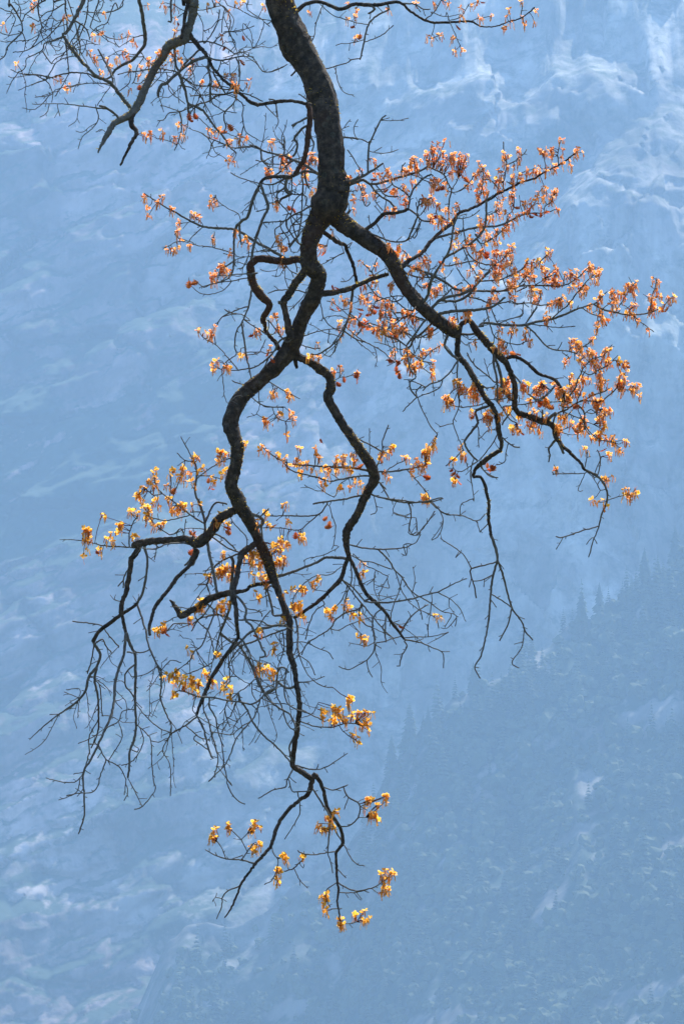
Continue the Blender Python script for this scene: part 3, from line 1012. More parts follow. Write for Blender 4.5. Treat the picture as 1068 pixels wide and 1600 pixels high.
7 6.5 6 6 6 6 5.5 5 4.5 4.5 4 4 3.5 3 2.5|605,417 625,440 645,490 660,560 685,610 715,650 735,700 738,745 715,780 705,800 708,860 712,940 718,980 712,1040 722,1090 725,1130
8 7 6.5 6 6 5.5 5 4 3.5 2|590,430 580,470 565,510 520,540 460,600 420,660 395,740 380,770 310,850 240,950 205,1040 160,1115
2.5 1.7|505,365 560,380 610,387 660,372 710,340 763,305
2.6 2|495,375 465,440 460,470 400,485 325,527
1.4|470,430 450,437
2|475,440 490,490 515,495 580,490
2 1.6|510,495 530,570 520,620 455,727
2.3|640,470 690,487 740,470 763,460
2.6 2|740,475 765,520 820,555 818,610 790,650 760,663 725,663
1.5|765,530 745,583
1.5|810,625 850,620
3 2.5|588,470 630,540 680,620 700,680 730,730
1.5|630,540 643,570
3 2|672,620 667,760 665,800
1.8|665,800 680,840 690,895
2.5 2|705,790 650,795 600,805 550,800 518,785
2|560,805 520,850 490,875 450,885
1.5|530,850 545,870 548,850
2 1.6|738,750 780,820 810,850 848,860
1.6|708,870 755,920
1.6|505,870 530,930 567,968
1.8|712,940 660,980 665,1040 680,1060
1.8|715,1075 680,1070
2|715,1075 735,1068
2.5 2|715,940 790,980 850,975 900,960 930,940
2|722,985 780,992 850,978
1.5|880,970 915,995
1.4|790,985 827,1027
1.5|725,1130 760,1143 805,1135
3 2.4 1.8|312,850 240,830 170,825 110,805 65,778
1.8|170,820 140,760 120,735
1.7|190,822 250,805
2|240,828 270,790 300,750
1.7|270,785 240,730 195,685
1.5|245,725 270,700
2 1.6|385,765 400,800 420,825 415,880 390,930 355,948
2.5 2 1.7|235,955 180,980 150,1010 145,1060 120,1120
1.5|150,1018 115,1015 100,1035
1.4|115,1015 122,992
1.5|475,880 465,850
2.5 2|530,150 600,172 680,178 750,160 800,160
2|535,85 600,125 650,150
1.5|715,175 760,215 800,240
1.4|540,130 590,110 620,55
1.3|530,210 550,220
@530 220 5.34
5 4 2.5|40,355 130,320 200,290 280,240 365,185
5.5 4.5 4 3.5 3|50,372 150,340 200,325 260,360 340,350 440,320 540,290 640,260 740,215
2.5|740,215 800,240 870,280 910,360 935,410 920,480 910,560 910,610
1.6|935,400 970,350 995,300
1.6|940,430 1010,415 1060,365
3.3 3 3|235,250 240,150 245,40 250,0
6.5 6 5.5 5|205,750 300,680 370,610 470,600 575,570
3.2 3|575,570 590,470 620,400 690,320 770,275
3|575,570 640,610 680,660 760,672
1.8|190,280 160,220 120,150 65,70
3|250,360 300,420 370,480 410,500 470,560
2.3|310,370 360,430 400,460 490,465
1.8|390,490 380,580
1.8|300,500 360,580
1.6|350,610 290,540
1.8|180,400 200,510 230,545 260,510
1.6|50,415 150,415
1.7|580,285 640,290 690,320 740,340
1.6|690,300 660,270 620,180
2|440,330 440,360 520,410 590,470
1.8|440,360 380,400 300,410
1.8|650,600 640,510
1.8|655,590 670,480
1.6|660,550 720,500 770,470
1.8|650,630 620,720 580,800
1.8|690,660 640,740 610,800
1.5|250,720 245,620
1.7|310,690 370,800 395,850
1.6|510,290 520,220 550,180
1.6|900,660 820,620 810,560
2|720,540 690,600 650,640
@500 180 2.543
3 2.5|190,120 210,80 240,20 260,0
2|190,110 140,90 90,85
1.5|145,92 135,70 135,40 150,15
1.6|205,145 260,150 310,135
1.4|215,150 245,125
1.4|240,20 265,20 310,20 350,10
3 2.5|185,462 230,480 280,500 340,497 370,440 390,390
1.8|375,490 400,420
8 6 5.5 5 4.5 4 3.5 3 2.5 2|340,590 355,575 400,550 440,500 480,460 520,430 550,390 600,370 650,345 700,315 740,295 800,265 850,250 900,220 960,190 1000,160 1020,145
4.5 4 3.5 3 2 1.5|450,490 520,470 560,460 620,445 700,440 740,425 790,400 830,390 900,385 930,375
5 4.5 4 3.5 3 2.5|425,720 440,660 480,590 510,540 520,500 530,440 545,400
4 3.5 3|500,565 560,530 620,490 650,450 660,400 660,330
@620 360 5.34
4.2 4 3.5|40,280 160,320 240,350 330,390 400,430 470,480 550,500 620,500
2.5|45,330 130,380 250,390 330,380
2|160,390 170,450 230,480
1.6|240,360 280,420
5 4.5|300,640 360,580 440,550 540,530 620,490
4|370,590 480,590 560,560 620,510 660,450 720,390 780,330
3 2|350,590 400,540 450,490 540,430
3.5 3 2.5|620,500 740,505 860,505 940,495 1020,465 1068,450
2.5 2|600,555 680,570 760,605 830,610 900,600 950,590 1000,610 1068,600
5 4.5 3.5|360,693 450,675 560,665 680,660 780,640 840,605 900,555
2|740,655 770,780
2|780,645 830,760
2|455,490 490,620 510,770
2|610,460 540,380 500,310
2.4|400,295 500,280 600,260 640,255
2|540,140 600,270 650,350 680,410
2.4|560,120 590,190 650,250 720,280 830,290
1.7|680,300 740,330 790,310
2.4|690,425 780,415 860,410 930,380 1010,340 1060,310
1.8|880,400 910,480 930,530
1.5|250,350 340,290
1.5|120,240 100,210 40,160
1.7|0,85 90,80 150,20 170,-20
1.4|95,75 120,0
1.4|700,110 800,70
1.5|900,750 1000,720 1045,690 1050,590
1.3|720,790 725,730
2|560,30 570,110
1.6|800,300 870,250 940,170
1.5|830,380 880,330 960,270
1.5|650,30 700,120 720,180
@690 210 4.643
2|445,390 445,350 460,280 470,200 450,120 445,50
2|470,230 530,190 580,150 615,110
1.7|520,370 470,340
1.6|755,265 750,240 740,150
1.6|835,215 840,150 850,80
1.5|620,570 640,540 690,470
1.5|740,545 750,520 790,490
1.6|40,400 75,420 110,415 180,370 220,320
1.4|330,590 390,560
1.5|470,600 520,530 520,430
1.5|130,590 180,575
1.6|120,600 150,610 220,590 275,545
1.8|155,600 160,690
1.8|120,575 80,660 70,780
1.8|480,650 440,690 390,740 310,780
1.6|260,480 290,400 300,260
1.4|600,580 570,520 560,440
1.6|350,330 400,380 420,410
1.5|530,360 560,290 620,260
@800 380 3.985
5 4.5 4 3.5 3 2 1.5|-205,515 -170,495 -60,508 60,510 150,490 250,470 330,440 400,410 460,390 520,370 560,330 590,300
3 2.5 2 1.5|510,380 560,410 640,430 720,445 820,440 880,425 920,400 950,380 985,345
1.8|440,405 490,440 570,450
1.5|760,445 800,490 840,520 880,550
3 2.4 2|75,510 140,560 200,630 250,660 330,670 400,685
1.4|310,680 345,705
2.2|240,470 300,420 350,380 400,310
1.6|110,505 200,515 300,525 390,515
1.4|250,475 270,505
1.8|75,505 120,440 160,380 180,320
2|0,360 30,380 100,370 160,385 230,380 270,360 300,340
3 2.5 2 1.5|-80,300 20,270 80,265 200,262 300,265 370,240 420,205 460,160 500,140
2|20,300 90,270
2|30,265 90,200 160,130 215,70
1.6|-10,190 50,170 100,100
1.6|140,270 200,220
1.8|400,320 460,240 500,200
1.5|860,430 870,320 890,270 895,230
1.5|850,430 860,370
1.5|560,415 620,360
1.4|740,440 720,400 680,380
1.5|640,430 690,350 730,290 760,250
1.5|400,680 430,650 490,610
1.5|520,370 540,410 530,480
1.6|630,420 620,350 620,290
@680 480 5.34
6.5 6 5.5 5 5 5|585,430 640,410 720,435 790,490 860,555 960,590 1010,620 1050,680 1068,720 1062,790
1.5|200,250 250,310 300,290
1.5|205,230 280,265 370,270
1.3|275,290 295,380
2.5|510,630 450,580 380,530 300,450 265,380
1.4|455,570 430,510 405,430
5 4.5 4 3.5 3|485,370 485,480 505,560 515,660 515,790
5 4.5 4 3|490,400 530,510 550,600 555,690 610,740 630,780
3|640,530 700,620 750,700 820,760 840,790
2|430,25 450,130 490,240 560,280 620,300 700,310 760,280
1.5|490,250 480,310
1.5|620,300 630,240
1.8|460,10 500,100 520,130
1.8|730,0 720,70 640,90 540,130
2|740,145 800,70 850,0
4 4 4 4|110,215 75,310 110,370 190,440
2.5 2.5 2.3 2|190,440 130,530 60,600 0,630 -50,640 -110,695
2.5|190,445 180,560 185,680 200,800
4 2|380,655 440,680
2|420,665 500,665
1.8|430,775 540,770 600,755
2|830,785 900,750 960,690 1000,650
1.5|950,690 890,640
@520 500 5.34
3.2|780,-10 760,10 700,90 650,160 620,200
3.6|830,20 740,110 680,150 640,220 600,240
2.6|880,60 780,120 700,150
2.5|610,215 540,165 470,140 400,110
2 1.4|600,235 540,240 440,205 345,180
3 2.5|620,215 625,340 650,420 690,470 650,510 640,550 660,600 700,640
2.2|620,230 670,290 740,340 810,355
1.7|660,180 680,280
1.6|740,330 830,250 890,215
1.7|720,335 740,390 800,440
1.8|500,150 515,240 520,330
1.8|560,190 565,280 580,305
1.7|620,320 560,340 500,350 440,330
2|650,130 620,110 520,105 440,90
1.6|745,140 720,210 720,250
1.4|910,80 920,160
2.3 1.7|740,545 690,600 700,640 640,700 580,760
2 1.7|910,500 890,560 820,600 740,630 700,650
1.8|700,640 730,720 770,800 815,890 870,950
1.8|740,540 680,515 625,505
1.3|830,510 840,630
1.5|0,510 55,480 105,475 150,460 190,440
1.5|55,480 55,400 45,380
2|120,0 80,70 40,140 0,190
1.5|20,190 15,240 0,275
@510 380 5.34
2|390,275 380,240 340,200 300,165
1.6|390,240 400,180 420,120
1.5|500,210 400,260
1.6|225,250 180,310 115,320
1.8|150,75 80,110 0,150
2.2|340,340 390,400 440,450 520,470 560,490 630,460
2|640,440 560,440 480,460 400,490
2|530,430 600,500 660,550 720,560
1.6|520,460 540,540 600,640
3|810,635 700,600 620,580 570,580
2.2|700,600 640,620 590,660 520,710
1.8|740,530 700,610
1.5|730,600 780,560
1.4|740,640 740,730
1.6|200,535 130,550 60,500 0,480
1.6|215,490 260,485 270,450
2|340,670 430,690 500,720 560,740 640,740 700,770
2|190,590 240,620 300,680 360,700
1.5|480,460 490,560 480,640 460,720
1.5|400,480 380,560 360,600
@840 530 5.933
3 2.5 2 1.5|175,690 250,660 330,610 380,580 440,555 520,515 600,490 670,450
2.5 2|380,580 460,570 560,580 620,550 680,500 730,450
3 2.5 2 1.5|215,665 260,560 310,500 350,440 370,370 400,310 430,250 470,210 510,180 580,160 620,140
2|355,595 390,500 420,430 410,350 440,290
2|410,300 480,330 550,290 650,240
1.7|580,570 575,480 570,450
1.6|730,450 770,465 860,465
5|90,750 130,710 170,680
3.5 3|45,745 40,650
3 2.5 2|370,595 410,650 430,690 430,760 440,830 480,885
1.6|430,690 490,650 540,690
1.5|440,685 520,690 560,650
2|200,610 250,630 300,630
1.7|220,580 120,580 0,575
2 1.6|230,670 330,710 400,740 460,770 515,790
1.8|0,580 60,540 120,480 160,430
1.6|115,480 60,440 25,370
1.6|310,490 290,420 290,360
1.4|380,90 440,60 490,25
1.5|470,210 430,170 390,110
1.4|640,90 690,50
1.4|700,190 740,150
1.6|290,700 330,640
1.7|150,800 200,850 290,885
1.5|200,840 280,820
2|650,240 690,200 720,190
@600 400 2.282
4.5 3 2|610,650 585,690 590,710 585,735
6 4|620,650 640,705
1.8|690,545 720,610 760,650 820,665
1.8|755,790 770,730 760,690
@600 700 2.282
1.8|715,90 620,92 600,95
1.5|715,85 690,150 707,152
1.3|620,95 605,60
1.7|750,90 775,30
1.7|715,70 725,10
4 3.5 3 2.5|715,75 765,105 790,145 795,185 775,235 765,280
2.4 1.8|765,280 745,330 728,390
2.2|762,280 700,297 640,318 612,316
1.4|740,320 720,345
1.4|635,320 612,362
1.6|797,180 850,170 880,165
1.8|790,150 770,150 760,130 775,110
5 4 3.5 3 2.5 2|378,305 400,370 402,400 385,470 378,540 370,630 345,740 322,780 342,822
4 3.5 3 2.5 2|400,395 418,440 432,490 455,570 490,620 503,655 530,685
2 1.7|503,650 490,710 455,765 480,785
2.3|380,525 420,545 455,570
2.3|455,570 440,630 410,688
2.4|398,410 350,420 310,430 305,440 320,490 327,535
2 1.6|310,428 285,385 250,355 200,322
1.5|255,390 265,370
2|392,455 350,470 315,475
2|368,265 340,300
1.6|335,300 330,260
3 2.4 2|0,178 100,192 160,193 210,180
2 1.8|160,190 215,235 270,240 330,260 360,235
1.5|270,240 275,200 320,180
1.6|320,190 310,100 315,50
2|345,70 375,100 405,105
1.7|80,190 95,230 90,290 110,310 140,285 180,225
1.3|95,250 35,230
1.3|110,250 115,295
1.6|200,230 210,260 195,310 170,330
1.7|80,75 120,120 155,165
1.6|75,380 70,345 110,340 130,300
@640 580 5.34
2 1.8 1.6|400,100 410,200 405,310 360,410 360,440 400,550 440,640 480,800
1.6|355,440 300,450 245,465
4 4 3.5 3|655,290 590,310 545,345 565,430 510,510 455,590 500,680 560,745
2 1.6|560,440 575,500 570,570 575,635
1.5|570,560 620,520 660,490 715,490
2 1.6|735,510 690,600 640,670 580,740 540,770 480,810 430,835 380,830 350,770
1.7|530,740 510,800 505,880 520,960
1.8|440,650 370,730 300,790
2.5|750,530 820,600 870,630 915,637
1.7|825,605 800,680 795,740 770,770 720,780
2|580,780 640,850 720,890
1.7|390,140 340,180 320,210
1.7|395,160 360,260
2|640,260 560,285 440,300 360,290
3 2.4|750,150 800,200 835,240
3|855,310 820,370 780,420 770,450
2.2|755,290 790,340 830,400 890,430
2|780,290 850,285
2|890,280 980,270 1068,250
1.5|910,200 910,270
'''
# leaf tufts (D: a withered leaf)
LEAVES = '''
@0 0 5.34
255,50 295,20 655,65 580,150 540,130 870,120 880,240 780,310 840,300 995,285 740,420 780,455 825,500 845,585 900,510 925,560 990,480 1055,450 155,555 475,640 515,650 555,710 550,740 270,225 25,200
@180 0 5.34
255,45 395,25 430,60 480,50 495,140 505,240 520,200D 30,285 105,275 140,360 115,465 120,480 30,480 110,565 370,410 360,460 470,470 465,510 530,445 550,490 640,480 270,530 320,510 220,555 300,490 400,550 210,640 260,630 600,570 650,545 205,725D 125,750 960,85 1010,35 1050,20 830,35 780,40 890,300 915,400D 1060,310D 1040,515D 930,620 970,650 1000,620 720,680 825,685 1020,700 850,730
@250 100 5.34
245,50 340,150 450,150 550,90 595,130 635,85 740,130 735,165 610,160 660,190 620,260 240,430D 245,470D 290,430D 20,560 110,600 195,590 190,505 410,560 445,575D 520,575D 510,545 460,630D 580,520D 580,625 665,615 595,760 600,790 905,660 1000,780
@540 0 3.3375
10,90 40,140D 60,45 20,20 55,190 75,190D 365,20 455,25D 470,20 510,5 535,15 600,40 610,80 650,30 680,15 710,15D 715,90 690,90 425,190 490,185 460,210 575,140D 560,205 570,255 595,255 770,80 850,50 845,90 825,145 860,120 920,10 985,50 990,110 930,90 940,120 215,50
@350 0 2.67
165,25 360,40 325,105 340,140 545,60 520,75
@400 180 6.675
130,290 240,430 290,460 350,455 260,520 120,550 125,595 160,600 320,560 340,600 550,400 585,400 570,450 595,490 560,480 490,540 470,650 520,590 390,720D 545,730D 590,770
@400 290 6.675
560,70 590,40 200,170 210,200 340,230D 380,250D 255,540 250,580 270,640 310,660D 785,460 660,630D 720,700D 740,690D 690,640 1020,150 900,240 1010,265 990,375 265,780
@200 180 2.967
80,375 95,440 135,400 160,380 190,435 235,495 300,470 320,465 220,550 235,580 175,615 210,620 300,600 390,570 400,395 385,400 545,560 550,590 500,540 480,640 420,700 400,745 465,720 440,730 300,785D 285,780D 85,100 110,90 160,75 210,95 255,90 525,100 655,130 650,250 700,200
@320 400 5.933
120,90 85,160 80,190 65,230 155,105 185,150 230,130 10,710 80,670 75,720 490,680 480,720 430,745D 655,560 690,670 720,655 600,840 675,880D 590,920D 610,965D 375,910 125,960 90,1030 205,1000 210,1040 635,1270 775,1265 710,40 745,70 -60,690
@280 380 3.3375
800,240D 825,240D 790,345D 825,350D 850,290 830,415 725,520 680,580 700,590 720,600 950,95 490,790 570,795 795,670 830,645 855,705D 825,735D 920,680 765,50D 735,15D
@320 600 2.67
285,45 350,45 250,150 270,155 320,120 350,120 360,150 335,215 235,255 245,275 170,250 295,290 330,300 395,265 385,320 400,330 400,375 350,345 425,335 465,270 490,240D 480,300 470,350 490,390 495,420 530,340 545,310 570,330 560,360 520,370 500,360 580,300 620,290 630,320 610,360 655,345D 640,410 620,410 570,430 660,440 730,300 745,285 770,290 780,275 760,385 835,300 880,320 900,350 915,390D 930,290 940,270 960,240 910,470 925,490 860,360 505,560D 520,580D 520,600D 380,630D 400,640 330,500 340,570 255,540 265,590 65,290 50,320 15,400D 25,430D 300,670 320,660 285,685 310,735 1015,60 215,575
@420 850 3.3375
490,145 485,120 410,305 400,330 355,335 310,350 315,370 470,390 465,475 510,490 500,500 870,375 680,435D 135,235 180,240 230,220 260,190 80,265 165,310 130,320 180,380 70,395 25,540 20,670 65,75 40,40 435,360
@30 850 3.477
765,470D 790,490D 780,430 930,575 925,410D 985,330 980,300
@230 880 4.212
490,40 500,60 520,30 580,40 540,80 420,100 760,80 780,120 730,190 900,210 790,140 680,60 870,10 270,370D 340,310 360,290 510,310D 480,260 525,250 970,170 1030,160 960,290 1000,260 1010,290 890,380 1025,350 760,450 720,490D 715,500D 830,530 825,560 470,610 285,570 100,400 120,440D 70,430 105,480D 185,710 150,740 180,770 210,740 220,790 250,760 260,800 290,790 300,760 330,780 340,820 310,840 130,750 165,855 375,720 380,745 435,785 525,770 500,820 540,870 530,830 730,660 740,690 780,670 770,700 830,710 840,740
@300 1080 3.141
105,670 90,700 110,730 175,650 180,670 300,660 295,690 315,645 290,760 320,740 300,780 455,800 460,825 415,880 425,900 420,930 530,810 605,650 620,680 660,620 660,680 690,660 710,590 680,640 855,515 855,540 880,590 900,600 915,560 940,530 950,510 870,610 900,630 950,890 960,930 930,900 980,890 940,960 960,970 935,990 650,1010 640,1040 660,1070 655,1000 735,1130 720,1130 745,1150 840,1090 830,1130 865,1110 800,1110 650,100 640,120 680,80 705,75 690,130 720,110 740,100 745,130 770,45 765,60 790,110 800,140 820,110 840,110 860,95 850,130 840,160 820,170 860,180 680,150 785,210 805,235
@620 360 5.34
10,130 65,190 65,250 90,200 185,200 200,240 190,270 150,290 260,220 255,260 120,340 210,350 360,270 370,320 230,470 270,450 290,490 340,490 360,470 310,510 480,120 520,110 500,20 580,80 600,60 610,130 640,130 690,30 660,10 750,40 720,80 670,190 700,170 740,190D 730,210D 690,220 660,280 640,310 690,350 670,390 660,400 510,240 490,490 540,480 590,480 600,460 640,470 570,560 530,510 620,520 780,570 800,550 760,580 480,730 540,730D 590,690 790,250 820,190 850,200 830,260 860,270 810,290 850,310 820,330 840,350 870,330 810,360 840,380 880,300 890,180 920,160 950,140 940,170 920,200 950,230 960,260 910,290 940,280 970,330 990,320 930,420 940,410 980,410 960,450 950,470 980,480 940,520 960,540 830,490 840,520 1050,380 1060,330 820,20 840,90 810,70
@530 220 5.34
60,300 90,300 165,220 150,260 160,380 190,390 210,380 190,440 280,150 300,180 275,310D 270,330D 320,270 340,290 360,310 400,220 410,250 430,280 470,290 500,250 545,250 560,240 400,415D 430,430D 460,420D 480,410 255,430 280,470 115,490 130,470 120,590 20,570 110,670 595,140 630,150 610,180 660,170 600,230 640,230 600,320 620,340 720,100 730,130 740,170 720,190 790,60 770,30 820,20 860,10 850,60 860,100 830,110 800,90 820,150 850,180 800,180 820,210 860,220 900,130 930,120 960,100 1000,100 1020,120 960,150 1000,160 920,180 960,190 1000,200 1040,190 900,220 940,240 980,240 1020,250 1060,210 930,280 1060,130 800,300 770,310 760,350 790,360 830,345 870,360 830,400D 860,395D 780,390 550,380 570,390 530,370 560,410 520,460 550,480 560,510 510,540D 530,540D 480,550 400,580 440,590 380,600 420,610 680,470 690,490 750,460 770,480 760,500 810,520 820,540 720,510 760,610 770,640 800,640D 790,680 830,690 850,640 820,630 870,670 900,690D 940,660 900,660 890,580 980,540 970,560 990,530 970,760 1068,340D
@690 210 4.643
265,195 290,230 300,250 265,270 270,300 320,290 340,270 350,310 310,330 270,340 280,380 290,400 270,420 300,430 260,450 320,420 290,360 400,270 430,270 430,300 400,320 420,340 450,350 390,380 410,400 440,140 430,180 460,160 480,160 470,210 480,230 560,140 560,190 530,230 530,300 500,320 540,300 520,340 580,290 620,250 630,280 600,310 670,240 700,235 690,270 680,290 720,110 710,130 760,110 800,95 730,140 790,130 800,160 850,40 880,45 870,90 850,180 830,230 800,240 870,210 760,245 980,110 1000,100 970,150 1005,130 920,200 510,400 500,430 520,460 410,480 430,490 430,430 410,530 400,560 490,500 540,535D 480,560 510,630 490,600 570,575 600,480 640,475 610,520 640,515 690,415 700,450 740,390 770,380 820,410 800,420 740,430 740,470 700,510 790,480 790,440 720,530 640,550D 660,580D 680,590D 640,600D 720,580D 750,560D 840,540 830,550 280,630 300,660 340,630 350,600 380,600 330,700 320,730 250,710 400,700 380,770 400,780 480,680 490,650 440,700 210,770 110,770 110,700 220,290 210,350 175,330D 110,510 100,540 30,540
@800 380 3.985
10,20 5,120 10,170 25,160 10,230 5,280 5,320 215,40 235,50 210,75 110,110 130,120 170,120 100,140 130,150 75,190 120,200 130,220 100,230 85,160 200,155 230,170 270,145 290,165 210,190 250,190 280,190 200,210 240,220 270,220 300,240 220,250 250,250 340,190 360,170 350,210 380,210 410,175 400,210 400,240 380,260 370,280 405,270 460,130 490,130 500,150 480,160 530,160 530,190 500,190 510,220 490,230 440,260 460,280 430,290 450,300 470,270 430,310 120,290 110,270 130,310 140,330 160,300 175,290 130,350 150,360 240,380 230,390 290,340 300,360 280,380 310,330 365,380 215,450 215,480 540,330 520,350 535,370 620,290 630,310 610,310 660,310 630,350 650,360 630,390 640,370 690,320 680,310 700,350 730,250 760,240 750,270 730,280 760,290 710,260 650,420 740,380 770,380 740,410 740,430 730,440 550,420 560,430 550,450 540,490D 560,490 590,480D 600,490D 525,510 520,520 470,390 890,225 910,235 900,290 920,305 890,300 850,340 880,350 870,380 860,400 880,400 870,420 910,340 940,370 850,330 980,330 1000,330 990,340 970,410D 920,420 780,490 845,520 370,610 380,600 360,640 410,640 430,640 400,660 490,605 430,700 460,690 480,690 500,690 440,720 580,660 600,680 560,670 570,720 610,730 600,750 490,745 530,740 450,750 500,770 670,750D 690,760D 700,765 80,540 75,570 10,540 100,600 345,705 10,690D 30,695D
@680 480 5.34
160,90 140,100 220,95D 270,60 280,40 260,70 40,320 320,280 540,180 530,200 630,185 650,180 620,210 640,130 740,190 750,180 740,220 790,275 770,260 525,280 560,300 550,320 530,330 560,340 580,340 585,385D 640,380D 680,400D 200,640 220,650 250,690 310,650 320,660 300,690 330,700 340,740 350,760 90,750 120,770 570,610 600,610 580,640 570,680 600,700 540,720 510,690 540,750 740,630 760,650 720,640 710,680 870,650 890,660 870,680 830,690 920,70 940,90 990,640 1030,680 1020,720 910,770 790,780 860,795D 900,795D
@520 500 5.34
45,25 215,35D 240,30D 260,20 200,95 340,60 350,90D 380,50 370,80 420,50 420,90 300,50 510,20 510,60 490,110 520,120 560,80 590,40 600,90 580,100 610,60 650,10D 800,100 830,90 820,120 510,250 510,280 500,335D 530,350D 550,360D 530,400D 540,430D 550,460D 600,320 620,320 650,310 630,290 660,380 680,390 650,410 690,400 825,350 835,370 820,445 890,210 820,245 730,290 745,250 740,300 725,350 600,260 45,380 10,430 190,430 200,455D 85,490D 30,540D 940,650 960,670 960,700 980,670
@510 380 5.34
290,150 340,200 420,190 390,275D 70,380D 110,380D 290,375D 270,380D 340,355 380,340 420,410 390,440 310,470 350,440 290,470 360,500 370,530 400,540D 390,570D 360,600D 350,520 460,480 480,490 520,460 510,520 540,540 560,520 450,560 470,580 460,600 510,590D 520,610D 490,580 440,640 540,370 545,350 550,320 570,295 265,560D 275,590D 280,620D 320,650D 300,660D 270,690D 290,680 240,650 220,640 190,660 210,620 40,550D 80,560D 100,570D 130,470 150,490 180,510 60,490 100,665 110,680 340,690D 400,700 390,720 430,700 440,720 410,740D 480,690 460,740 500,720 540,660 570,670 560,700 590,720 560,760D 640,680 650,700 640,740 610,700 640,580 670,580 700,630D 720,620 690,610 720,590 850,760 870,720 880,740 780,180 800,140 760,190 740,190 850,150 850,180 700,230 650,90 670,100 650,150 570,80D 590,40D 530,20 110,770 250,740
@840 530 5.933
300,20 330,20 350,80 380,50 400,45 370,70 400,150 440,140 470,100 500,110 515,135 400,180 430,230 425,220 490,210 510,220 520,260 550,200 560,230 540,240 490,15 630,90 600,110 660,120 670,110 610,170 650,210 670,220 680,240 670,190 640,220 740,220D 780,240D 820,250D 760,220 560,310 590,310 550,340 590,370 570,380 600,390 550,410 590,420 620,370 570,440 440,340 460,350 430,370 440,390 760,310 810,300 740,350 770,330 790,370 750,400 790,400 770,430 720,430 780,450 860,430 900,420 885,480 920,460 310,350 300,340 310,430 340,430 370,430 350,470 290,450 280,490 270,520 300,540 290,580 320,540 230,580 150,405D 190,480 180,510 190,440 25,410 40,460 20,460 10,480 30,600D 60,610D 100,630D 120,640D 100,570 80,710 440,520 490,540 540,550 520,590 510,600 540,610 570,610 600,570 355,625D 365,630D 215,730 260,740 310,750 300,740 250,720 610,650 650,670 670,665 600,700 570,750 620,780 610,800 580,720 440,720 400,760 190,810 210,830 190,840 320,830D 340,850D 300,820D 370,870 390,820 420,800 420,830 520,880 580,870 680,885 10,800
@640 580 5.34
405,90 430,110 420,140 310,220 320,250 340,240 330,270 530,120 520,170 550,200 570,210 460,160 500,330 525,385D 640,360 630,385 660,400 680,350 665,430 770,80 820,90 800,130 790,160 740,150 750,200 770,200 755,365 910,390 900,440 890,480 920,515D 865,470 985,460 1000,400 1040,430 430,630 460,695 340,740 350,830D 370,860D 390,875D 400,930D 370,900 650,780D 680,800D 700,810D 660,820D 720,810D 820,310 215,580 205,630 130,670 145,700 150,740 175,690 40,740 60,770 15,830 95,780 130,890D 150,905D 820,300 1020,330 1040,350 180,20
@600 700 2.282
145,175 245,80D 260,120D 615,85 780,190 760,185 800,105 780,110 855,145 860,170 905,150 890,160 880,175 715,5 775,15D 800,25
@600 400 2.282
770,640 800,650 815,660 855,660 840,690 800,710 775,695D 715,690 760,640
@80 680 2.67
135,400 150,390 140,430 155,450 150,480 170,410 190,490D 205,475 235,345 245,410 275,375 300,370 275,405 260,440 335,325 380,215 370,240 360,255 375,270 385,290 370,320 390,340 415,290 435,280 410,300 430,150 440,185 410,200 425,230 420,360 460,375 430,380 500,150 485,210 510,230D 550,140 545,170 570,150 560,180 595,90 605,95 590,190 630,135 520,290 545,290 500,300 530,320 510,310 560,295 600,290 495,260 580,405D 590,420D 600,410D 590,485D 360,430 700,70 720,70 690,110 710,105 650,190D 670,180 660,215D 675,230D 730,145 700,335 720,350 735,370 725,390D 735,405D 715,500 720,560 740,580 770,555 750,550 700,580 665,600 830,490 850,480 860,500 830,520 810,500 870,530 840,540 880,520 920,460 950,450 940,480 960,470 980,450 950,520 970,520 940,540 890,580 900,620 895,325 905,380 935,380D 1020,410D 1050,420 970,290 980,360 825,570 690,715 735,690 720,720 625,710 575,770 465,790
'''

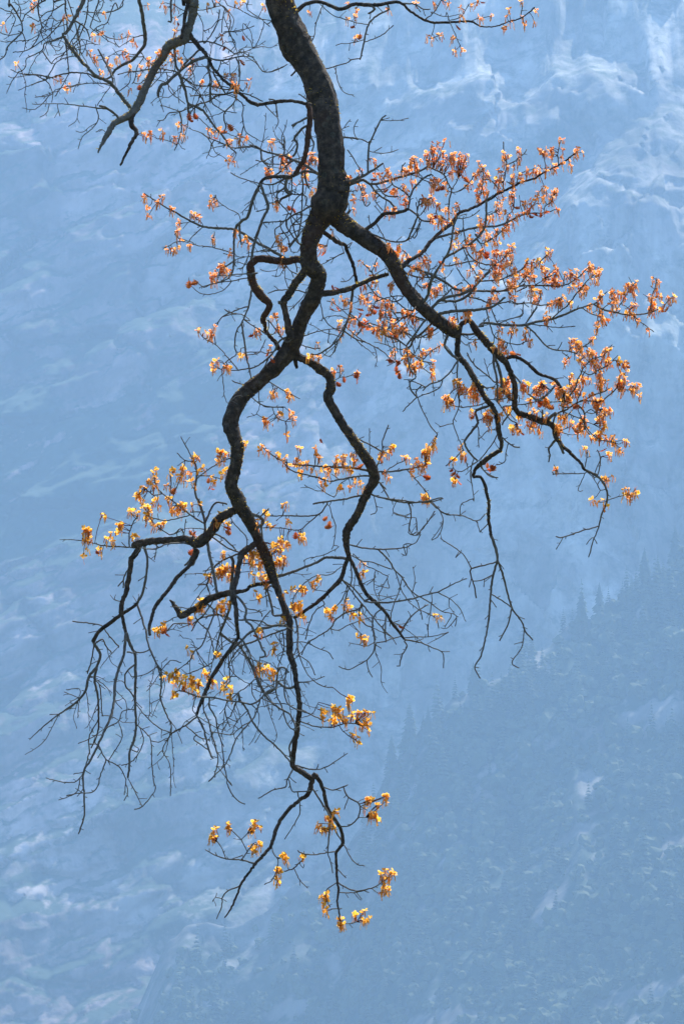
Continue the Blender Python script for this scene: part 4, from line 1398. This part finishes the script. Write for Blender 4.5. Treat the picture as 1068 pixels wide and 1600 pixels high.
# ------------------------------------------------------------------ the oak: materials
def bark_material(name, red, twig=False):
    m, nt, out = new_mat(name)
    bs = node(nt, 'ShaderNodeBsdfPrincipled', i_Roughness=0.85)
    bs.inputs['Specular IOR Level'].default_value = 0.25
    tc = node(nt, 'ShaderNodeTexCoord')
    n1 = node(nt, 'ShaderNodeTexNoise', i_Scale=48.0, i_Detail=9.0, i_Roughness=0.72)
    n2 = node(nt, 'ShaderNodeTexNoise', i_Scale=120.0, i_Detail=4.0, i_Roughness=0.6)
    n3 = node(nt, 'ShaderNodeTexNoise', i_Scale=5.0, i_Detail=3.0)
    vo = node(nt, 'ShaderNodeTexVoronoi', i_Scale=30.0)
    for n in (n1, n2, n3, vo): nt.links.new(tc.outputs['Object'], n.inputs['Vector'])
    if red: base = ramp(nt, n1.outputs['Fac'], [(0.3, (0.03, 0.018, 0.012)), (0.6, (0.10, 0.045, 0.025)), (0.75, (0.16, 0.085, 0.05))])
    elif twig: base = ramp(nt, n1.outputs['Fac'], [(0.3, (0.085, 0.078, 0.068)), (0.7, (0.20, 0.185, 0.16))])
    else: base = ramp(nt, n1.outputs['Fac'], [(0.38, (0.02, 0.016, 0.012)), (0.52, (0.062, 0.046, 0.034)), (0.68, (0.15, 0.112, 0.08))])
    c = base.outputs['Color']
    rr = ramp(nt, n3.outputs['Fac'], [(0.56, (0,)), (0.70, (0.55,))])
    c = mixc(nt, rr.outputs['Color'], c, (0.075, 0.032, 0.018))
    # pale round lichens
    li = ramp(nt, vo.outputs['Distance'], [(0.0, (0.1,)), (0.17, (0.1,)), (0.23, (0.28,)), (0.31, (0,))])
    pick = ramp(nt, vo.outputs['Color'], [(0.55, (0,)), (0.62, (1,))])
    lm = mixc(nt, 1.0, li.outputs['Color'], pick.outputs['Color'], 'MULTIPLY')
    c = mixc(nt, lm, c, (0.13, 0.15, 0.12))
    nt.links.new(c, bs.inputs['Base Color'])
    ad = node(nt, 'ShaderNodeMath', operation='ADD'); nt.links.new(n1.outputs['Fac'], ad.inputs[0]); nt.links.new(n2.outputs['Fac'], ad.inputs[1])
    bp = node(nt, 'ShaderNodeBump', i_Strength=0.8, i_Distance=0.012)
    nt.links.new(ad.outputs[0], bp.inputs['Height']); nt.links.new(bp.outputs['Normal'], bs.inputs['Normal'])
    nt.links.new(bs.outputs['BSDF'], out.inputs['Surface'])
    return m
MAT_BARK = bark_material('oak_bark', False)
MAT_TWIG = bark_material('oak_twig_bark', False, True)
MAT_RBARK = bark_material('oak_bark_weathered', True)

def leaf_material(name, tr):
    m, nt, out = new_mat(name)
    at_ = node(nt, 'ShaderNodeAttribute', attribute_name='Col')
    tc = node(nt, 'ShaderNodeTexCoord')
    n = node(nt, 'ShaderNodeTexNoise', i_Scale=160.0, i_Detail=3.0)
    nt.links.new(tc.outputs['Object'], n.inputs['Vector'])
    r = ramp(nt, n.outputs['Fac'], [(0.3, (0.78, 0.78, 0.78)), (0.6, (1, 1, 1))])
    c = mixc(nt, 1.0, at_.outputs['Color'], r.outputs['Color'], 'MULTIPLY')
    df = node(nt, 'ShaderNodeBsdfDiffuse'); tl = node(nt, 'ShaderNodeBsdfTranslucent'); mx = node(nt, 'ShaderNodeMixShader')
    mx.inputs[0].default_value = tr
    for s in (df, tl): nt.links.new(c, s.inputs['Color'])
    nt.links.new(df.outputs[0], mx.inputs[1]); nt.links.new(tl.outputs[0], mx.inputs[2]); nt.links.new(mx.outputs[0], out.inputs['Surface'])
    return m
MAT_LEAF = leaf_material('young_oak_leaf', 0.88)
MAT_DEAD = leaf_material('withered_oak_leaf', 0.78)
MAT_MOSS = leaf_material('moss', 0.8)

# ------------------------------------------------------------------ the oak: traced limbs
rnd = random.Random(5)
D0 = 20.0
PXM = K * D0                      # metres per photo pixel at the tree
def parse(txt):
    org = (0, 0, 1.0); out = []
    for ln in txt.strip().splitlines():
        ln = ln.strip()
        if ln.startswith('@'):
            a = ln[1:].split(); org = (float(a[0]), float(a[1]), float(a[2])); continue
        if not ln: continue
        yield org, ln
lines = []
for (ox, oy, s), ln in parse(TRACE):
    a, b_ = ln.split('|'); a = a.split(); big = a[0] == 'B'
    ws = [float(q) for q in (a[1:] if big else a)]
    pts = [tuple(map(float, q.split(','))) for q in b_.split()]
    pts = [(ox + x / s, oy + y / s) for x, y in pts]
    lines.append((big, ws, pts))

def catmull(P, step):
    P = np.array(P, float); out = []
    n = len(P)
    for i in range(n - 1):
        p0 = P[max(i - 1, 0)]; p1 = P[i]; p2 = P[i + 1]; p3 = P[min(i + 2, n - 1)]
        L = np.hypot(*(p2 - p1)[:2]); k = max(1, int(round(L / step)))
        for j in range(k):
            u = j / k
            out.append(0.5 * (2 * p1 + (p2 - p0) * u + (2 * p0 - 5 * p1 + 4 * p2 - p3) * u * u + (3 * p1 - p0 - 3 * p2 + p3) * u ** 3))
    out.append(P[-1]); return np.array(out)

rx = random.Random(31)             # more thin twigs where the tangle is too dense to trace
xtra = []
base = [p for b_, w_, pp in lines for p in pp if w_[0] < 8]
for (x0, x1, y0, y1, n, down) in ((240, 470, 890, 1150, 75, 0.7), (400, 560, 190, 400, 30, 0.1), (20, 330, 0, 150, 45, 0.2), (540, 720, 860, 1010, 18, 0.4), (520, 700, 420, 540, 30, 0.2), (60, 260, 930, 1180, 22, 0.8), (300, 460, 60, 260, 25, 0.2)):
    cands = [p for p in base if x0 < p[0] < x1 and y0 < p[1] < y1]
    for _ in range(n):
        x, y = rx.choice(cands); a = rx.uniform(0, 6.283); P_ = [(x, y)]
        for k in range(rx.randint(2, 4)):
            L_ = rx.uniform(9, 20); a += rx.gauss(0, 0.45)
            x += math.cos(a) * L_; y += math.sin(a) * L_ + down * L_ * 0.7; P_.append((x, y))
        xtra.append((False, [rx.uniform(1.2, 1.9), 1.0], P_))
lines += xtra
CEN = np.zeros((0, 4))            # px, py, depth, line id of everything placed so far
paths = []                        # per line: (px, py, depth, width) samples
owner = []                        # per line: index of the limb it belongs to
for li, (big, ws, pts) in enumerate(lines):
    n = len(pts)
    tw = np.interp(np.linspace(0, 1, n), np.linspace(0, 1, len(ws)), ws)
    d0, own = 0.0, li
    if li > 0:
        dd = np.hypot(CEN[:, 0] - pts[0][0], CEN[:, 1] - pts[0][1]); k = int(np.argmin(dd))
        d0 = CEN[k, 2]; own = owner[int(CEN[k, 3])]
        if 0.5 < dd[k] < 26 or pts[0][1] < 0:
            if pts[0][1] < 0 and dd[k] > 26:      # comes from above the frame: reach up to the limb
                top = CEN[(CEN[:, 1] < -60)]; kk = int(np.argmin(np.hypot(top[:, 0] - pts[0][0], 0.25 * (top[:, 1] - pts[0][1]))))
                c = top[kk]; d0 = c[2]; own = owner[int(c[3])]
                mid = ((c[0] + pts[0][0]) / 2 + rnd.uniform(-15, 15), (c[1] + pts[0][1]) / 2)
                pts = [(c[0], c[1]), mid] + list(pts); tw = np.concatenate([[tw[0] * 1.5, tw[0] * 1.2], tw])
            elif dd[k] > 3: pts = [(CEN[k, 0], CEN[k, 1])] + list(pts); tw = np.concatenate([[tw[0]], tw])
            else: pts = [(CEN[k, 0], CEN[k, 1])] + list(pts[1:])
    if big: own = li
    n = len(pts); wmax = tw.max()
    # real depth: the limb swings towards or away from the camera as it grows
    L = np.concatenate([[0], np.cumsum([math.dist(pts[i], pts[i + 1]) for i in range(n - 1)])])
    sl = rnd.uniform(-0.55, 0.55) * (0.5 if wmax > 14 else 1.0); ph = rnd.uniform(0, 6.28); am = rnd.uniform(8, 26)
    lim = 330.0
    dep = d0 + (lim * np.tanh(sl * L / lim) + am * (np.sin(ph + L / 60.0) - math.sin(ph)) * np.minimum(1, L / 40)) * PXM
    dep = np.clip(dep, -1.4, 1.4)
    P = np.column_stack([np.array(pts), dep, tw])
    step = 3.0 if wmax > 20 else (3.2 if wmax > 6 else 4.0)
    if pts[0][1] < -60 and wmax > 30: step = 6.0
    C = catmull(P, step)
    C[:, 3] = np.maximum(C[:, 3], 0.8)
    # small kinks of the wood
    m = len(C); kx = np.array([rnd.gauss(0, 1) for _ in range(m)]); ky = np.array([rnd.gauss(0, 1) for _ in range(m)])
    amp = 0.28 if wmax < 8 else 0.45
    env = np.ones(m); env[0] = 0
    C[:, 0] += kx * amp * env; C[:, 1] += ky * amp * env; C[:, 2] += ky[::-1] * amp * env * PXM
    paths.append(C); owner.append(own)
    CEN = np.concatenate([CEN, np.column_stack([C[:, 0], C[:, 1], C[:, 2], np.full(m, li)])])

TREE_BASE = Vector((-3.25, 18.9, 0.0))
def P3(px, py, dep): return at(px, py, D0 + dep) - TREE_BASE

def tube(mb, pts, rad, sides, rough, seed, cap=True):
    """a knobbly tube along pts (Vectors) with radii rad"""
    rg = random.Random(seed); base = len(mb.v); n = len(pts)
    up = Vector((0.13, 0.91, 0.39))
    ph = [rg.uniform(0, 6.28) for _ in range(4)]
    rho = 0.80 if sides > 12 else 0.35
    pv_ = [rg.gauss(0, 1) for _ in range(sides)]       # bark ridges run along the limb
    for i in range(n):
        tdir = (pts[min(i + 1, n - 1)] - pts[max(i - 1, 0)])
        if tdir.length < 1e-9: tdir = Vector((0, 0, 1))
        tdir.normalize()
        a = up - tdir * up.dot(tdir)
        if a.length < 1e-3: a = Vector((1, 0, 0)) - tdir * tdir.x
        a.normalize(); b_ = tdir.cross(a); up = a
        for k in range(sides):
            pv_[k] = rho * pv_[k] + math.sqrt(1 - rho * rho) * rg.gauss(0, 1)
            th = 2 * math.pi * k / sides
            q = 1 + rough * (0.75 * math.sin(2 * th + i * 0.31 + ph[0]) * math.sin(i * 0.17 + ph[1]) + 0.35 * math.sin(5 * th + ph[2] + i * 0.09) + 0.52 * pv_[k])
            mb.v.append(pts[i] + (a * math.cos(th) + b_ * math.sin(th)) * (rad[i] * q))
    for i in range(n - 1):
        for k in range(sides):
            k2 = (k + 1) % sides
            mb.f.append((base + i * sides + k, base + i * sides + k2, base + (i + 1) * sides + k2, base + (i + 1) * sides + k))
    if cap:
        mb.f.append(tuple(base + k for k in range(sides))[::-1])
        mb.f.append(tuple(base + (n - 1) * sides + k for k in range(sides)))

root = bpy.data.objects.new('oak_tree', None); COL.objects.link(root); root.location = TREE_BASE
tag(root, 'dark gnarled oak branch hanging from above with backlit orange and gold spring leaves', 'tree')

# standing trunk, left of the frame
tr = MB()
tp = [Vector((0.05 * math.sin(i * 0.9) + 0.02 * i, 0.04 * math.cos(i * 1.3), -0.25 + i * 0.28)) for i in range(42)]
tube(tr, tp, [0.36 * (1 - 0.016 * i) + 0.22 * math.exp(-i / 2.2) for i in range(42)], 28, 0.05, 1)
tr.build('trunk', MAT_BARK, root)

limb_obj = {}
mats = {}
def add_spurs(mb, C, seed):
    rg = random.Random(seed)
    acc = rg.uniform(8, 20)
    run = 0
    for i in range(1, len(C) - 1):
        run += math.hypot(C[i, 0] - C[i - 1, 0], C[i, 1] - C[i - 1, 1])
        if run < acc: continue
        run = 0; acc = rg.uniform(10, 34)
        tx, ty = C[i + 1, 0] - C[i, 0], C[i + 1, 1] - C[i, 1]; L = math.hypot(tx, ty) + 1e-6
        tx /= L; ty /= L; s = rg.choice((-1, 1)); a = rg.uniform(0.5, 1.3) * s
        dx, dy = tx * math.cos(a) - ty * math.sin(a), tx * math.sin(a) + ty * math.cos(a)
        ln = rg.uniform(2.5, 5.5) + C[i, 3] * 0.5; dz = rg.uniform(-1, 1) * ln * PXM * 0.6
        if rg.random() < 0.22: ln *= 2.4
        p = [P3(C[i, 0] + dx * ln * q + rg.gauss(0, .25), C[i, 1] + dy * ln * q + rg.gauss(0, .25), C[i, 2] + dz * q) for q in (0, 0.55, 1)]
        r = max(0.55, min(0.75, C[i, 3] * 0.35)) * PXM
        tube(mb, p, [r, r * 0.85, r * 0.9], 4, 0.12, seed + i)

small = []
order = sorted(range(len(lines)), key=lambda i: -len(paths[i]) * (1 + paths[i][:, 3].mean()))
twigs = [i for i in order if owner[i] != i]
single = set(twigs[:295])
for i in range(len(lines)):
    C = paths[i]
    if owner[i] != i: continue
    wmax = C[:, 3].max(); mb = MB()
    sides = 26 if wmax > 20 else 14 if wmax > 8 else 9
    tube(mb, [P3(*c[:3]) for c in C], [c[3] * 0.5 * PXM for c in C], sides, 0.105, 100 + i)
    red = lines[i][2][0] in ((478, 407), (482, 162))
    limb_obj[i] = mb.build('limb' if wmax > 20 else 'branch', MAT_RBARK if red else MAT_TWIG if lines[i][2][0] in ((285, -215), (195, -235), (130, -305)) else MAT_BARK, root)
rest = MB()
for i in range(len(lines)):
    if owner[i] == i: continue
    C = paths[i]; wmax = C[:, 3].max()
    mb = MB() if i in single else rest
    sides = 12 if wmax > 7 else 7 if wmax > 3 else 5
    tube(mb, [P3(*c[:3]) for c in C], [c[3] * 0.51 * PXM for c in C], sides, 0.13, 100 + i)
    if wmax < 7: add_spurs(mb, C, 5000 + i * 60)
    if i in single: mb.build('twig', MAT_TWIG if wmax < 6 else MAT_BARK, limb_obj[owner[i]])
tag(rest.build('fine_twigs', MAT_TWIG, root), kind='stuff')

# moss on the thick limbs; its golden blades also paint their sunlit rim
mo = MB(); rg = random.Random(9)
for i in limb_obj:
    C = paths[i]
    if C[:, 3].max() < 9: continue
    for j in range(1, len(C) - 1):
        if C[j, 1] < -40 or C[j, 1] > 1000: continue
        dens = math.sin(C[j, 0] * 0.045 + C[j, 1] * 0.03) + math.sin(C[j, 1] * 0.071 + 2)
        for _ in range(int(max(0, 9 + 13 * dens) * C[j, 3] / 22)):
            tdir = (P3(*C[j + 1, :3]) - P3(*C[j - 1, :3])).normalized()
            a = Vector((rg.gauss(0, 1), rg.gauss(0.4, 1), rg.gauss(0.5, 1))); a = (a - tdir * a.dot(tdir)).normalized()
            p = P3(*C[j, :3]) + a * (C[j, 3] * 0.5 * PXM * 0.97) + tdir * rg.uniform(-1, 1) * 2 * PXM
            ln = rg.uniform(0.9, 2.6) * PXM; w = rg.uniform(0.4, 1.0) * PXM
            s = tdir * w; b0 = len(mo.v); e = Vector((rg.gauss(0, .5), rg.gauss(0, .5), rg.gauss(0, .5))) * ln
            mo.v += [p - s, p + s, p + a * ln + e]; mo.f.append((b0, b0 + 1, b0 + 2))
            c = (0.70, 0.48, 0.06) if rg.random() < .55 else (0.14, 0.13, 0.03)
            mo.c += [c] * 3
tag(mo.build('moss', MAT_MOSS, root, cols=True), kind='stuff')

# ------------------------------------------------------------------ the oak: leaves and catkins
tufts, deads = [], []
for (ox, oy, s), ln in parse(LEAVES):
    for q in ln.split():
        dead = q.endswith('D'); x, y = map(float, q.rstrip('D').split(','))
        (deads if dead else tufts).append((ox + x / s, oy + y / s))
# drop points traced twice where two views overlap
def thin(L, d):
    out = []
    for p in L:
        if all((p[0] - q[0]) ** 2 + (p[1] - q[1]) ** 2 > d * d for q in out): out.append(p)
    return out
tufts = thin(tufts, 2.6); deads = thin(deads, 4.0)
rg0 = random.Random(77)
for (x, y) in list(tufts):
    if y > 160 and rg0.random() < (1.0 if y > 600 or x < 480 else 0.4): tufts.append((x + rg0.gauss(0, 3.2), y + rg0.gauss(1.5, 3.2)))

RIM = [(0.0, 0.03), (0.16, 0.22), (0.42, 0.41), (0.66, 0.39), (0.88, 0.29), (1.08, 0.0)]
def lerp3(a, b_, t_): return tuple(a[k] + (b_[k] - a[k]) * t_ for k in range(3))
def leaf(mb, p, d, n, L, cup, c_in, c_rim):
    """a young oak leaf: broad, cupped, downy; the margin is coloured paler to paint the backlit rim glow"""
    d = d.normalized(); s = d.cross(n)
    if s.length < 1e-4: s = d.cross(Vector((0.3, 0.2, 0.9)))
    s.normalize(); n = s.cross(d)
    b0 = len(mb.v)
    prof = [(x, w) for x, w in RIM] + [(x, -w) for x, w in RIM[-2:0:-1]]
    m = len(prof)
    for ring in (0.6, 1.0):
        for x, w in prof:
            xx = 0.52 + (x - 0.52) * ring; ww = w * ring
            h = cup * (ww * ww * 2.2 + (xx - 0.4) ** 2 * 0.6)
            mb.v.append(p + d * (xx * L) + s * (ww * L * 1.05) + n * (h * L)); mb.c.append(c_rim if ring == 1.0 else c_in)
    mb.v.append(p + d * (0.5 * L)); mb.c.append(c_in); cc = len(mb.v) - 1
    for k in range(m):
        k2 = (k + 1) % m
        mb.f.append((b0 + k, b0 + k2, cc)); mb.f.append((b0 + k, b0 + m + k, b0 + m + k2, b0 + k2))
def catkin(mb, p, L, r, col, rg):
    pts = []; q = p.copy(); sw = Vector((rg.gauss(0, .16), rg.gauss(0, .16), -1))
    n = 6
    for i in range(n):
        pts.append(q.copy()); q = q + (sw + Vector((rg.gauss(0, .22), rg.gauss(0, .22), 0))) * (L / (n - 1))
    b0 = len(mb.v)
    tube(mb, pts, [r * (0.55 if i == 0 else rg.uniform(0.75, 1.35)) for i in range(n)], 4, 0.3, rg.randint(0, 10 ** 6))
    mb.c += [col] * (len(mb.v) - b0)

def near(px, py):
    k = int(np.argmin((CEN[:, 0] - px) ** 2 + (CEN[:, 1] - py) ** 2)); return CEN[k]

# neighbouring tufts on one shoot make a spray
rg = random.Random(21)
sprays = []
for (x, y) in tufts:
    c = near(x, y); own = owner[int(c[3])]
    best = None
    for s_ in sprays:
        if len(s_['t']) < 8 and math.hypot(s_['x'] - x, s_['y'] - y) < 15 and abs(s_['d'] - c[2]) < 0.25: best = s_; break
    if best is None:
        best = {'x': x, 'y': y, 'd': c[2], 'own': own, 't': []}; sprays.append(best)
    best['t'].append((x, y, c))
sprays.sort(key=lambda s_: -len(s_['t']))
spare = MB()
for si, s_ in enumerate(sprays):
    mb = MB() if si < 298 else spare
    for (x, y, c) in s_['t']:
        jx, jy = rg.gauss(0, 1.8), rg.gauss(0, 1.8)
        dz = rg.uniform(-7, 7) * PXM
        p = P3(x + jx, y + jy, s_['d'] + dz); q = P3(c[0], c[1], c[2])
        gap = (p - q).length
        b0 = len(mb.v)
        if gap > 1.5 * PXM:                       # its own thin stalk
            mid = (p + q) / 2 + Vector((rg.gauss(0, 1), rg.gauss(0, 1), rg.gauss(0, 1))) * PXM
            tube(mb, [q, mid, p], [0.55 * PXM, 0.5 * PXM, 0.45 * PXM], 4, 0.1, rg.randint(0, 10 ** 6))
            mb.c += [(0.20, 0.07, 0.04)] * (len(mb.v) - b0)
        gold = min(1, max(0, (y - 460) / 540.0 + 0.30 * rg.gauss(0, 1) + (0.25 if x < 400 and y > 600 else 0)))
        ax = (p - q); ax = ax.normalized() * 0.6 if ax.length > 1e-6 else Vector((0, 0, 0))
        ax = (ax + Vector((rg.gauss(0, .45), rg.gauss(0, .45), 0.75 + rg.gauss(0, .3)))).normalized()
        u = ax.cross(Vector((0.2, 1, 0.1))).normalized(); v = ax.cross(u)
        nl = rg.choice((3, 4, 4, 5, 6)) + (1 if gold > 0.8 else 0); o0 = rg.uniform(0, 6.28)
        for k in range(nl):
            th = o0 + 6.283 * k / nl + rg.gauss(0, .25); op = rg.uniform(0.7, 1.5)
            d = ax * math.cos(op) + (u * math.cos(th) + v * math.sin(th)) * math.sin(op)
            n = (ax * 1.0 - d * ax.dot(d)) + Vector((rg.gauss(0, .3), rg.gauss(0, .3), rg.gauss(0, .3)))
            L = (rg.uniform(2.7, 6.4) + 1.0 * gold) * PXM
            tt = rg.random()
            red = lerp3((0.80, 0.14, 0.04), (0.97, 0.38, 0.06), tt); gld = lerp3((0.86, 0.32, 0.03), (0.98, 0.54, 0.05), tt)
            cin = lerp3(red, gld, gold)
            rim = lerp3((0.99, 0.68, 0.44), (0.98, 0.66, 0.18), gold)  # pale margin colour carries the backlit rim highlight
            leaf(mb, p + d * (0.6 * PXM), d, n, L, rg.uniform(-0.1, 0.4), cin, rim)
        for k in range(rg.choice((2, 3, 3, 4, 5))):
            cc = lerp3((0.97, 0.66, 0.38), (0.96, 0.66, 0.18), gold); cc = lerp3(cc, (0.80, 0.34, 0.08), rg.random() ** 2.5)
            catkin(mb, p + Vector((rg.gauss(0, 2.2), rg.gauss(0, 2.2), rg.uniform(-2, 1))) * PXM, rg.uniform(4.5, 13) * PXM, rg.uniform(0.4, 0.7) * PXM, cc, rg)
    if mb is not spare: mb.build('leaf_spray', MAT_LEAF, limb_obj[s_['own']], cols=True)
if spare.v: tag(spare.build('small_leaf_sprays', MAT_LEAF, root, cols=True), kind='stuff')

# last year's withered leaves: lobed, curled, russet
LOBE = [(0, .04), (.12, .10), (.2, .28), (.28, .14), (.38, .40), (.47, .17), (.58, .44), (.68, .20), (.8, .32), (.9, .14), (1.0, 0.0)]
dmesh = []
for vi in range(6):
    rg2 = random.Random(60 + vi); mb = MB()
    cur = rg2.uniform(0.5, 1.3); fold = rg2.uniform(0.3, 0.9)
    col = lerp3((0.80, 0.25, 0.04), (0.62, 0.11, 0.03), rg2.random())
    rows = []
    for x, w in LOBE:
        row = []
        for k in (-1, -0.5, 0, 0.5, 1):
            ww = w * k * rg2.uniform(.85, 1.15)
            row.append(len(mb.v))
            a = cur * x
            mb.v.append(Vector((math.sin(a) / cur, ww, (1 - math.cos(a)) / cur + fold * abs(ww) * 0.8 + rg2.gauss(0, .015))))
            mb.c.append(lerp3(col, (0.30, 0.06, 0.02), rg2.random() * .6) if k else (0.22, 0.05, 0.02))
        rows.append(row)
    for r0, r1 in zip(rows[:-1], rows[1:]):
        for k in range(4): mb.f.append((r0[k], r0[k + 1], r1[k + 1], r1[k]))
    b0 = len(mb.v)
    tube(mb, [Vector((-0.28, 0.03, -0.05)), Vector((-0.12, 0, 0)), Vector((0.03, 0, 0))], [0.03, 0.025, 0.025], 4, 0, 1)
    mb.c += [(0.2, 0.06, 0.03)] * (len(mb.v) - b0)
    o = mb.build('withered_leaf', MAT_DEAD, None, cols=True); dmesh.append(o.data); bpy.data.objects.remove(o)
for (x, y) in deads:
    c = near(x, y); own = owner[int(c[3])]
    o = bpy.data.objects.new('withered_leaf', rg.choice(dmesh)); COL.objects.link(o)
    o.parent = limb_obj[own]
    q = P3(c[0], c[1], c[2]); p = P3(x, y, c[2] + rg.uniform(-3, 3) * PXM)
    L = rg.uniform(10, 16) * PXM
    d = (p - q); d = d.normalized() * 0.6 if d.length > 1e-6 else Vector((0, 0, 0))
    d = (d + Vector((rg.gauss(0, .4), rg.gauss(0, .3), rg.gauss(-0.65, .35)))).normalized()
    n = Vector((rg.gauss(0, .5), rg.gauss(-0.8, .4), rg.gauss(0.3, .5))); s_ = n.cross(d).normalized(); n = d.cross(s_)
    mat = Matrix((d, s_, n)).transposed().to_4x4()
    o.matrix_local = Matrix.Translation(p - d * (L * 0.35)) @ mat @ Matrix.Scale(L, 4)
